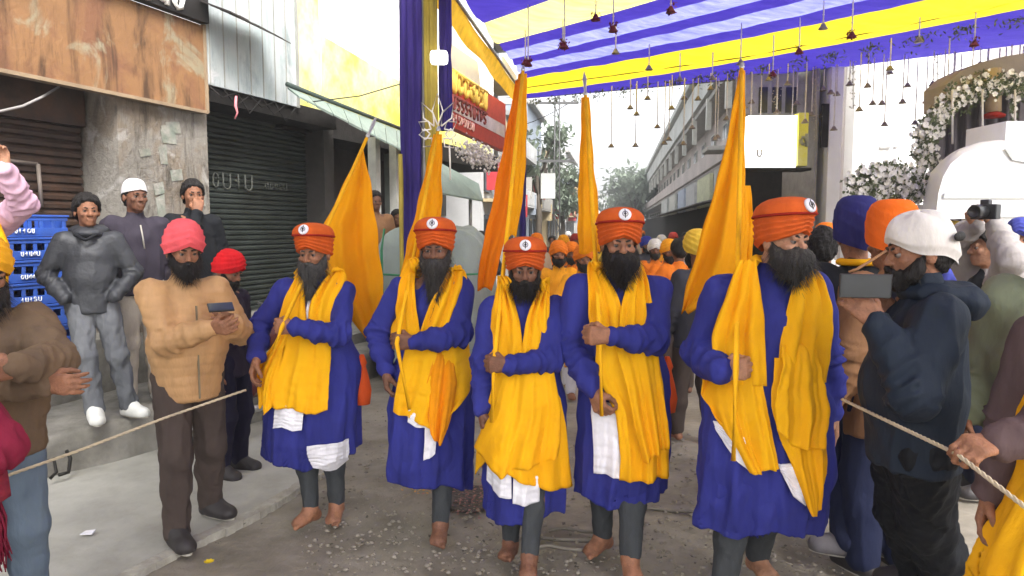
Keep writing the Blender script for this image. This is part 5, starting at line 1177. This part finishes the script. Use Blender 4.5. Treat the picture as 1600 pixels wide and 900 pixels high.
t1.body(False); t1.garment('sweater', PKSW, 'j', hem=.86, seed=67, sleeve=(.085,.075,.056)); t1.legs('trousers', BRTR, (.10,.08,.068)); t1.shoes(DKSH, SOLE); t1.hair(HBLK, vol=.018); t1.brows(HBLK)
MB().tube([(.10,-.10,1.46),(.16,-.15,1.25),(.14,-.16,1.0)], .030, 8).build('yellow_sash', YEL, t1.root)
t3 = who('person in maroon clothes with a fringed shawl at the lower left corner', -198, 430, 2.1, 35, hat=.03, skin=SKIN3, vox=.009)
w = Vector((.12,-.24,1.08)); t3.arm('R', w, (.8,.1,-.6)); t3.arm('L', (-.1,-.26,1.1), (-.8,.1,-.6))
t3.body(False); t3.garment('long_tunic', MARO, 'j', skirt=((0,0,.20,.17,1.0),(0,0,.27,.24,.30),(0,1),7,3), seed=68, sleeve=(.09,.08,.06)); t3.legs('trousers', MARO, (.10,.085,.07)); t3.shoes(DKSH, SOLE); t3.hair(HBLK, vol=.02)
b = MB(); rp = random.Random(9)
for k in range(150):
    a = -.3+1.9*k/150; x, y = .29*math.sin(a), -.27*math.cos(a); z = .93+.05*rp.random(); l = .16+.10*rp.random()
    b.tube([(x,y,z), (x*1.04+rp.gauss(0,.008), y*1.04, z-l*.5), (x*1.05+rp.gauss(0,.015), y*1.05+rp.gauss(0,.01), z-l)], [.004,.005,.002], 4)
b.build('shawl_fringe', MARO, t3.root, 'stuff')
V = []; n, nv = 60, 24
for q in range(nv):
    t = q/(nv-1); z = 1.50-.56*t
    for j in range(n):
        a = 2*math.pi*j/n; r_ = (.12+.17*min(1,t*2.2)**.7)*(1+.05*math.sin(11*a+4*t)+.03*math.sin(23*a)); V.append((r_*1.06*math.sin(a), -r_*.92*math.cos(a), z+.02*math.sin(5*a)*t))
F = np.array([(q*n+j, q*n+(j+1)%n, (q+1)*n+(j+1)%n, (q+1)*n+j) for q in range(nv-1) for j in range(n)])
so2 = mesh_np('shawl', np.array(V), F, mat('maroon patterned shawl', (.28,.02,.035), col2=(.12,.01,.03), vs=14, rough=.9, bump=.4), t3.root).modifiers.new('t','SOLIDIFY'); so2.thickness = .006

# --- right: foreground with cap and phone
r3 = who('person in off-white cap and navy jacket filming with a phone, nearest on the right', 1440, 328, 2.62, -100, hat=.03, vox=.007); r3.hy, r3.hp = .05, .10
w = r3.loc_px(1372, 505, -.13); r3.arm('R', w, (.4,.2,-1), (0,-.75,.75), (-.7,0,0), (-1,0,.2), (.45,.45)); w = r3.loc_px(1405, 505, .10); r3.arm('L', w, (-.4,.2,-1), (0,-.7,.75), (.7,0,0), (1,0,.2), (.45,.45))
r3.leg('L', r3.ank(1440,925)); r3.leg('R', r3.ank(1490,955))
r3.body(False); r3.garment('jacket', NVJ, 'j', hem=.83, tor=(.145,.146,.142), belly=.02, seed=71, wr=.006, sleeve=(.088,.078,.058), collar=.05); r3.legs('trousers', BTR, (.118,.095,.085), wr=.008); r3.shoes(DKSH, SOLE); r3.hair(HBLK, vol=.008); r3.brows(HBLK)
r3.beard(HBLK, .001, .62, .020, hairs=40)
CAPM = cloth('off white cap cloth', (.66,.62,.58))
def capf(th, v):
    a = abs(th)/math.pi; zb = .045*(1-a)-.06*a; ang = v*math.pi/2; c_ = math.cos(ang)**.75*(1-.10*(v<.06))
    seam = .0025*abs(math.sin(3*th))**.3; return ((.098+seam)*math.sin(th)*c_, .018-(.122+seam)*math.cos(th)*c_, zb+(.150-zb)*math.sin(ang)**.85+.006*math.sin(4*th+5*v))
r3.shell('cap', CAPM, capf); 
S = SDF(); c = r3.hp_(.074,.112,.050); S.ell(c, (.008,.044,.018), .005, r3.Rh@Matrix.Rotation(.75,3,'Z')); sdf_obj('cap_opening', S, .005, HBLK, r3.root)
S = SDF(); S.ell((0,.13,1.44), (.13,.07,.07), .03); S.ell((0,.04,1.47),(.12,.12,.045),.03); sdf_obj('hood', S, .009, NVJ, r3.root, wr=.006)
MB().box((.205,-.05,1.17), (.004,.05,.018)).build('sleeve_logo', WHT, r3.root)
phone('phone in a dark case held sideways by the capped onlooker', P(1352,447,2.45), math.radians(-12), .08, .17, .085)
tag(MB().tube([P(1326,425,2.46), P(1340,420,2.45), P(1366,404,2.5), P(1384,392,2.56)], .005, 6).build('phone_strap', BRNC), 'thin tan strap running up from the sideways phone', 'strap')
r1_ = who('person in tall navy turban and black coat with yellow collar, back to the camera', 1335, 305, 3.80, 176, hat=.09); r1_.leg('R', r1_.ank(1330,872), (.9,-.3,0)); r1_.leg('L', r1_.ank(1385,860), (.6,-.8,0))
r1_.body(False); r1_.garment('coat', BLKC, 'j', hem=.80, tor=(.16,.155,.15), seed=72, sleeve=(.095,.08,.06), collar=.01); r1_.legs('trousers', DBLU, (.115,.09,.08)); r1_.shoes(mat('grey trainer', (.14,.13,.14), rough=.6), SOLE)
def pat(th, v):
    a = abs(th)/math.pi; zb = .04*(1-a)-.065*a; ang = v*math.pi/2; c_ = max(0,math.cos(ang))**.45; fr = (v*5+a*2)%1
    k_ = (1+.14*math.sin(v*math.pi*.8))*(1+.03*(fr**2-.3)); return (.104*math.sin(th)*c_*k_, .014-.125*math.cos(th)*c_*k_, zb+(.215-zb)*math.sin(ang))
r1_.shell('turban', NAVY, pat, 80, 36); MB().tube([r1_.J['nk']+Vector((.085*math.sin(a), .075*math.cos(a)+.01, .03)) for a in np.linspace(-2.6,2.6,18)], .018, 8).build('yellow_collar', YEL, r1_.root)
r2 = who('person in orange turban and brown coat between the navy turban and white cap', 1392, 311, 3.45, 195, hat=.09); r2.body(False); r2.garment('coat', BRNC, 'j', hem=.7, seed=73, tor=(.15,.15,.145), sleeve=(.095,.08,.06)); r2.legs('trousers', DBLU, (.11,.09,.08)); r2.shoes(DKSH, SOLE); r2.shell('turban', cloth('vivid orange turban cloth', (.86,.16,.015)), pat, 80, 36)
rr = who('person in dark maroon top half hidden behind the row end bearer', 1282, 352, 4.35, 150, skin=SKIN2, hat=.02); rr.leg('L', rr.ank(1240,806), (.9,-.5,0)); rr.body(False); rr.garment('jacket', cloth('dark maroon top', (.04,.02,.03)), 'j', hem=.82, seed=74, tor=(.15,.15,.145)); rr.legs('trousers', DBLU, (.11,.09,.08)); rr.shoes(mat('grey trainer', (.14,.13,.14), rough=.6), SOLE); rr.hair(HBLK, vol=.02)
r4 = who('person with raised grey sleeved arms aiming a camera over the crowd', 1545, 352, 4.5, -100, hat=.02, skin=SKIN3); w = r4.loc_px(1556, 352, -.20); r4.arm('R', w, (.8,0,-.6), (-.1,-.5,.8), (-1,0,0), (0,1,0), (.6,.6)); w = r4.loc_px(1528, 352, -.05); r4.arm('L', w, (-.8,0,-.6), (.1,-.5,.8), (1,0,0), (0,1,0), (.6,.6))
r4.body(False); r4.garment('shirt', GSLV, 'j', hem=.84, seed=75, sleeve=(.095,.085,.062)); r4.garment('waistcoat', BLKC, 'j', hem=.84, seed=76, arms='', tor=(.15,.15,.148)); r4.legs('trousers', DBLU, (.11,.09,.08)); r4.shoes(DKSH, SOLE); r4.hair(HBLK, vol=.02)
cm_ = empty('camera', P(1532,332,4.25), math.radians(-55), 1, 'black camera with a long lens held up over the crowd', 'camera'); cm_.location = P(1540,331,4.25)
MB().box((0,0,0), (.14,.07,.09)).box((0,0,.055), (.05,.05,.035)).build('camera_body', PHB, cm_, bevel=.006); MB().lathe((0,-.03,0), [(.035,0),(.035,.05),(.040,.055),(.040,.12),(.034,.13),(.03,.125)], 16, Matrix.Rotation(math.pi/2,3,'X')).build('lens', PHB, cm_)
r5 = who('person in olive green jacket cut by the right edge', 1650, 325, 2.95, -50, hat=.03, vox=.009); r5.body(False); r5.garment('jacket', GRNJ, 'j', hem=.80, seed=77, tor=(.16,.155,.15), sleeve=(.10,.085,.065)); r5.legs('trousers', BRTR, (.11,.09,.08)); r5.shoes(DKSH, SOLE); r5.hair(HBLK, vol=.02)
r6 = who('person in brown mauve sleeves and yellow robe holding the rope at the right edge', 1745, 330, 2.05, -55, hat=.05, vox=.007)
w = r6.loc_px(1536, 702, -.06); r6.arm('R', w, (.5,.5,-1), (-.25,-1,.05), (-.4,.2,-1), (-1,0,.2), (.9,.9))
r6.body(False); r6.garment('robe', YEL, 'j', skirt=((0,0,.20,.18,1.0),(0,0,.31,.29,.56),(0,1),6,5), seed=78, arms='', tor=(.15,.15,.148)); r6.garment('sweater', MAUV, 'j', hem=.9, seed=79, sleeve=(.085,.078,.058), tor=(.12,.12,.12)); r6.legs('trousers', WHT, (.105,.085,.07)); r6.shoes(DKSH, SOLE); r6.turban(MATS['vivid orange turban cloth'], .110, .132, .178, seed=8)
# ropes
def rope(label, pts):
    pts = [Vector(p) for p in pts]; q = []
    for i in range(len(pts)-1):
        for k in range(14): q.append(pts[i].lerp(pts[i+1], k/14))
    q.append(pts[-1]); b = MB()
    for ph in (0, 2.09, 4.19):
        s_ = []
        for i in range(0, len(q)-1):
            for f in (0,.5):
                p = q[i].lerp(q[i+1], f); d = (q[i+1]-q[i]).normalized(); a = d.cross(Vector((0,0,1))).normalized(); c = d.cross(a); t = (i+f)*2.2+ph; s_.append(p+(a*math.cos(t)+c*math.sin(t))*.0034)
        b.tube(s_, .0038, 5)
    return tag(b.build('rope', mat('pale hemp rope', (.55,.46,.32), rough=.9, bump=.3)), label, 'rope')
rope('left rope stretched past the brown trousers to the row of bearers', [P(-60,768,2.55), P(120,705,2.95), P(260,652,3.35), P(388,608,3.78)])
rope('right rope passing through a hand in front of the black trousers', [P(1316,624,2.85), P(1400,664,2.32), P(1495,709,1.97), P(1640,822,1.62)])

# --- covered cart, motorcycle
TARP = cloth('grey green tarpaulin', (.30,.34,.30), col2=(.22,.25,.24), rough=.6, vs=3)
tc_ = empty('covered_cart', (P(672,450,8.1).x, 8.1, 0), math.radians(-6), 1, 'cart under a grey green tarpaulin behind the second and third bearers', 'cart')
S = SDF(); S.fn(lambda x,y,z: ((np.abs(x)/.66)**5+(np.abs(y-.4)/.8)**5+(np.maximum(z-.1,0)/1.66)**6)**.2-1+0*z if True else 0, (-.8,-.6,.25), (.8,1.4,1.85), .01)
sdf_obj('tarpaulin', S, .03, TARP, tc_, wr=.02, ws=7, seed=3)
b = MB(); [b.tube([(x_,-.47,.4),(x_,-.50,1.5),(x_,-.38,1.73)], .014, 6) for x_ in (-.42,.3)]; b.tube([(-.66,-.48,1.25),(0,-.52,1.22),(.66,-.48,1.25)], .012, 6); b.build('green_strap', mat('green strap', (.04,.20,.09), bump=0), tc_, 'stuff')
for sx in (-1,1): MB().lathe((sx*.5,0,.28), [(.28,-.04),(.30,0),(.28,.04)], 20, Matrix.Rotation(math.pi/2,3,'Y')).build('wheel', PHB, tc_)
mc = empty('motorcycle', (P(402,450,6.0).x, 6.0, 0), math.radians(70), 1, 'parked motorcycle half hidden between the red turban and the first bearer', 'motorcycle')
for x_ in (-.62,.62):
    t_ = MB(); pts = [(x_+.26*math.cos(a), 0, .30+.26*math.sin(a)) for a in np.linspace(0,2*math.pi,25)]; t_.tube(pts, .045, 8); wv = t_.build('tyre', PHB, mc)
    q = MB(); [q.tube([(x_,0,.30),(x_+.24*math.cos(a),0,.30+.24*math.sin(a))], .006, 4) for a in np.linspace(0,2*math.pi,13)[:-1]]; q.lathe((x_,-.05,.30), [(.05,0),(.05,.1)], 12, Matrix.Rotation(-math.pi/2,3,'X')); q.build('rim', STEEL, wv)
S = SDF(); S.cone((-.15,0,.78), .12, (.25,0,.82), .13, .05, wy=.8); S.cone((.2,0,.45), .14, (-.15,0,.42), .12, .05, wy=.8); sdf_obj('tank', S, .02, mat('dark red paint', (.10,.015,.015), rough=.25, bump=0, spec=.6), mc)
MB().box((-.40,0,.80), (.6,.22,.10)).build('seat', PHB, mc, bevel=.03); b = MB(); b.tube([(.62,-.07,.3),(.45,-.07,.95)], .02, 8).tube([(.62,.07,.3),(.45,.07,.95)], .02, 8); b.build('fork', STEEL, mc, 'stuff'); MB().tube([(.40,-.33,1.05),(.45,-.12,1.0),(.45,.12,1.0),(.40,.33,1.05)], .014, 8).build('handlebar', STEEL, mc); MB().tube([(.2,-.14,.3),(-.2,-.15,.25),(-.75,-.15,.32)], [.025,.03,.04], 10).build('exhaust', STEEL, mc); MB().lathe((.56,0,.90), [(.02,-.08),(.085,-.02),(.09,.03)], 16, Matrix.Rotation(math.pi/2,3,'Y')).build('headlight', STEEL, mc)

# side tassels of the bearers
for m_, px_, py_, ln in ((m1,566,590,.16),(m4,1042,600,.14)):
    c = m_.loc_px(px_, py_, .02); b = MB(); b.lathe(c, [(.012,.14),(.03,.09),(.022,.07),(.04,.0),(.055,-ln*.5),(.045,-ln),(.002,-ln-.01)], 14); b.build('tassel', cloth('red orange tassel', (.75,.10,.02)), m_.root)
# people deep in the shade on the left
for (px_, top, Y, z, c, lab) in ((588,297,8.6,.5,'brown','brown coated person standing in the shade behind the leaning flag'),(622,326,9.0,.45,'plum','dark dressed person in the shade left of the purple post')):
    a = who(lab, px_, top, Y, 30, z, SKIN2, .012, .02); a.body(False); a.garment('jacket', BRNC if c == 'brown' else PLUM, 'j', hem=.8, seed=80, h=.014); a.legs('trousers', BRTR, (.10,.08,.068), h=.016); a.shoes(DKSH, SOLE); a.hair(HBLK, vol=.02)
sl = tag(MB().box((-2.28,9.35,.22), (1.2,2.2,.44), rotz(LR)).build('shop_step', CONC), 'raised step in the shade under the green awning', 'step')

# ------------------------------------------------------------------ crowd down the street
CG = 'procession crowd filling the street behind the bearers'
SAF = cloth('crowd saffron', (.86,.36,.02)); CY = cloth('crowd yellow', (.85,.55,.06)); CO = cloth('crowd orange', (.80,.20,.02)); CWH = cloth('crowd white', (.70,.68,.64)); CDK = cloth('crowd charcoal', (.05,.05,.06)); CMR = cloth('crowd dull red', (.38,.05,.04)); CBL = cloth('crowd blue', (.05,.06,.30)); CTN = cloth('crowd tan', (.42,.30,.20))
def proto(kind, seed):
    m = Man('x', (0,0,0), 1.72, 0, .016, SKIN if seed%2 else SKIN2, CG, 'person'); m.arm('L', (-.16,-.22,1.05), (-.7,.2,-.6)); m.arm('R', (.26,-.10,.86)) if seed%2 else m.arm('R', (.12,-.25,1.1), (.7,.2,-.6))
    m.leg('L', (-.10,.10,.085)); m.leg('R', (.10,-.12,.085)); m.body(False)
    if kind == 'robe': m.garment('robe', SAF, 'r', h=.018, skirt=((0,0,.19,.165,1.0),(0,0,.25,.22,.45),(0,1),6,seed), seed=seed)
    else: m.garment('jacket', CDK, 'r', h=.018, hem=.82, seed=seed, tor=(.145,.14,.14))
    m.legs('trousers', BRTR if kind != 'robe' else WHT, (.10,.08,.065), h=.018)
    m.tors = m.tors
    if kind == 'robe' or seed%2: m.turban(CO, .116, .136, .18, seed=seed); m.beard(HBLK, .05, 1.1, .045, hairs=80, seed=seed)
    else: m.hair(HBLK, vol=.02)
    return m.root
protos = [proto('robe', 1), proto('robe', 2), proto('jacket', 3), proto('jacket', 4)]
mcache = {}
def clone(src, loc, rz, s, label, top_m, hat_m):
    r = src.copy(); COL.objects.link(r); r.location = loc; r.rotation_euler = (0,0,rz); r.scale = (s,s,s); r['label'] = label; r['group'] = CG; r['category'] = 'person'
    for ch in list(src.children):
        c = ch.copy(); COL.objects.link(c); c.parent = r
        m = {'robe':top_m,'jacket':top_m,'turban':hat_m}.get(ch.name.split('.')[0])
        if m:
            k = (ch.data.name, m.name)
            if k not in mcache: q = ch.data.copy(); q.materials[0] = m; mcache[k] = q
            c.data = mcache[k]
        for g in ch.children: d = g.copy(); COL.objects.link(d); d.parent = c
    return r
crowd = [ # px, top py, distance, prototype, clothes, headwear, facing, words
 (1090,356,5.6,2,CDK,CY,200,'black coat and yellow turban, close behind the broad saffron flag'),
 (1043,372,8.2,0,CO,SAF,10,'orange robe left of the black coat with yellow turban'),(1022,372,9.5,1,CO,CWH,-5,'orange robe and white turban right of the wide black beard'),(1008,368,11.5,2,CDK,CBL,15,'dark coat and blue turban behind the orange robe'),
 (1060,366,7.4,3,CO,CDK,190,'orange jacket, bare dark hair, beside the broad flag'),(1032,366,13,0,SAF,CWH,0,'saffron robe and white turban in the middle distance on the right'),(1050,362,15,2,CTN,CMR,8,'tan jacket and dull red turban under the dark tin awning'),
 (872,374,7.6,0,SAF,CO,5,'saffron robe and orange turban right of the shortest bearer'),(893,378,8.6,1,CO,CO,-8,'all orange clothes left of the slim flag'),(910,380,7.0,0,SAF,CO,12,'saffron robe and orange turban left of the widest beard'),
 (880,366,12,1,CO,SAF,0,'orange robe and saffron turban far behind the shortest bearer'),(898,364,14,2,CWH,CMR,6,'white jacket and dull red turban far left of the slim flag'),(862,365,16,3,CDK,CDK,-10,'dark jacket, bare head, below the utility pole'),(887,361,22,2,CMR,CWH,3,'dull red jacket and white turban far down the street'),
 (942,366,12.5,1,CY,CO,4,'yellow robe hidden behind the slim flag'),(925,363,18,0,CO,CY,-4,'orange robe and yellow turban far down the street'),(951,361,20,3,CDK,CDK,9,'dark jacket far down the middle of the street'),(970,360,26,0,SAF,CO,0,'saffron robe very far down the street'),(990,361,24,2,CTN,CWH,2,'tan jacket and white turban very far down the street'),(1003,360,30,1,CO,CO,0,'tiny orange figure at the far right of the street'),(908,359,34,2,CDK,CBL,0,'tiny dark figure with blue turban at the far end'),
 (1287,346,6.2,0,CWH,CO,-20,'white clothes and small orange turban right of the turned head'),(1486,344,8.4,1,CTN,CY,-30,'tan robe and dull yellow turban behind the white cap'),(1508,372,7.0,3,CBL,CDK,170,'blue jacket, bare head, right of the white cap'),(1590,338,5.6,2,CDK,CBL,-40,'dark coat and blue turban at the right edge behind the camera'),(1453,352,9.0,2,CDK,CTN,-15,'dark coat and tan turban behind the white cap'),(1535,358,7.8,0,CY,CWH,-25,'yellow robe and white turban below the raised camera'),
 (752,356,10.5,3,CDK,CDK,20,'dark jacket, bare head, in the shade behind the orange draped flag'),(838,363,11,2,CTN,CO,10,'tan jacket and orange turban behind the shortest bearer'),(1068,360,19,3,CTN,CDK,5,'tan jacket, bare head, far along the right shopfronts'),(1078,360,11,0,CWH,CY,0,'white robe and yellow turban beside the right shopfronts')]
for i, (px_, top, Y, k, cm1, cm2, yw, lab) in enumerate(crowd):
    p = P(px_, 450, Y); zt = P(px_, top, Y).z; s_ = min(1.12, max(.88, zt/1.80))
    clone(protos[k], (p.x, Y, 0), math.radians(yw), s_, 'person in '+lab, cm1, cm2)
for r in protos:
    for ch in list(r.children_recursive): bpy.data.objects.remove(ch)
    bpy.data.objects.remove(r)

# ------------------------------------------------------------------ litter, stones, petals
rp = random.Random(21)
def scatter(name, label, m, n, fn, s0, s1, flat, seed, cat='litter'):
    rp = random.Random(seed); b = MB()
    for k in range(n):
        x, y = fn(rp); s_ = s0+(s1-s0)*rp.random()**2; a = rp.random()*6.28; z = .0+.012
        if flat:
            u = Vector((math.cos(a), math.sin(a), .2*rp.gauss(0,1)))*s_; v = Vector((-math.sin(a), math.cos(a), .25*rp.gauss(0,1)))*s_*(.4+.5*rp.random()); c = Vector((x,y,z+.006)); b.add([c-u, c-v*.8, c+u*.9, c+v], [(0,1,2,3)])
        else:
            pr = [(1e-4,-s_*.3),(s_*.9,-s_*.1),(s_,.1*s_),(s_*.5,s_*.5),(1e-4,s_*.55)]; b.lathe((x,y,z-.004), pr, 5, Matrix.Rotation(a,3,'Z')@Matrix.Diagonal((1,.6+.4*rp.random(),1)))
    return tag(b.build(name, m, None, 'stuff'), label, cat, None, 'stuff')
def near(rp):
    p = G(rp.uniform(470,1320), 640+260*rp.random()**.8); return p.x, p.y
def strip(rp):
    p = G(rp.gauss(960,230), rp.uniform(740,905)); return p.x, p.y
scatter('pebbles', 'loose grey pebbles and grit over the worn road', mat('road grit', (.25,.22,.18), rough=.9, bump=0), 2200, near, .004, .020, False, 1)
scatter('petals', 'pale flower petals and paper scraps trodden into the road', mat('trodden petals', (.29,.25,.19), rough=.9, bump=0), 260, strip, .006, .020, True, 2)
scatter('dark_litter', 'dark bits of leaf and grit on the road', mat('dark litter', (.10,.09,.07), rough=.9, bump=0), 700, near, .005, .018, True, 3)
def pile(rp): p = G(735+rp.gauss(0,26), 775+rp.gauss(0,16)); return p.x, p.y
scatter('red_petals', 'reddish petals heaped on the round cover behind the second bearer', mat('reddish petals', (.28,.11,.10), col2=(.40,.24,.2), rough=.9, bump=0, vs=30), 420, pile, .006, .018, True, 4)
def pile2(rp): p = G(660+rp.gauss(0,14), 765+rp.gauss(0,6)); return p.x, p.y
scatter('orange_petals', 'small patch of orange petals beside the second bearer', mat('orange petals', (.60,.30,.06), rough=.9, bump=0), 110, pile2, .005, .014, True, 5)
def apr(rp): p = G(rp.uniform(40,420), rp.uniform(720,880)); return p.x, p.y
scatter('apron_grit', 'sparse grit on the concrete apron', mat('dark grit', (.12,.11,.09), bump=0), 130, apr, .003, .010, False, 6)
mh = empty('manhole_cover', G(735,780)+Vector((0,0,.012)), 0, 1, 'round metal cover in the road behind the second bearer', 'manhole cover')
b = MB(); b.lathe((0,0,0), [(.20,-.02),(.20,.006),(.185,.010),(.183,.004),(1e-4,.004)], 30); b.build('cover', mat('worn iron', (.10,.085,.075), rough=.6, metal=.4, bump=.5), mh)
b = MB(); [b.box((.045*i, .045*j, .006), (.022,.022,.006)) for i in range(-3,4) for j in range(-3,4) if i*i+j*j < 12]; b.build('cover_studs', MATS['worn iron'], mh, 'stuff')
b = MB()
for k in range(8): a = k*.785; d = Vector((math.cos(a)*.028, math.sin(a)*.028, .01)); n_ = Vector((-math.sin(a), math.cos(a), 0))*.012; c = G(327,888)+Vector((0,0,.03)); b.add([c, c+d*.6+n_, c+d, c+d*.6-n_], [(0,1,2,3)])
tag(b.build('fallen_flower', CYEL), 'single fallen yellow flower on the apron edge', 'flower')
c = G(137,843); b = MB(); b.prism([c+Vector((-.03,-.02,.035)), c+Vector((.035,-.015,.035)), c+Vector((.03,.03,.04)), c+Vector((-.02,.02,.038))], (0,0,.006))
tag(b.build('paper_scrap', WHT), 'small white paper scrap on the concrete apron', 'litter')
b = MB()
for (a, y, l) in ((860,845,.5),(905,832,.35),(1040,800,.4),(880,860,.3)):
    c = G(a,y)+Vector((0,0,.01)); pts = [c+Vector((l*(t-.5), .03*math.sin(5*t), .006*math.sin(9*t))) for t in np.linspace(0,1,8)]; b.tube(pts, .012, 5)
tag(b.build('mud_ridges', ROADM, None, 'stuff'), 'low ridges of dried mud on the road', 'mud', None, 'stuff')

# haze volume added to pale the distance, standing in for overexposed glow
MB().box((0,130,4.75), (340,400,11.9)).build('haze', None, None, 'stuff')
hz_o = bpy.data.objects['haze']; hm, hn = bpy.data.materials.new('haze'), None; hm.use_nodes = True; hn = hm.node_tree; hn.nodes.clear()
pv = hn.nodes.new('ShaderNodeVolumePrincipled'); pv.inputs['Color'].default_value = (.95,.96,.98,1); pv.inputs['Density'].default_value = .0045; pv.inputs['Anisotropy'].default_value = .3
ho = hn.nodes.new('ShaderNodeOutputMaterial'); hn.links.new(pv.outputs[0], ho.inputs['Volume']); hz_o.data.materials[0] = hm
tag(hz_o, 'thin pale haze filling the street', 'haze')
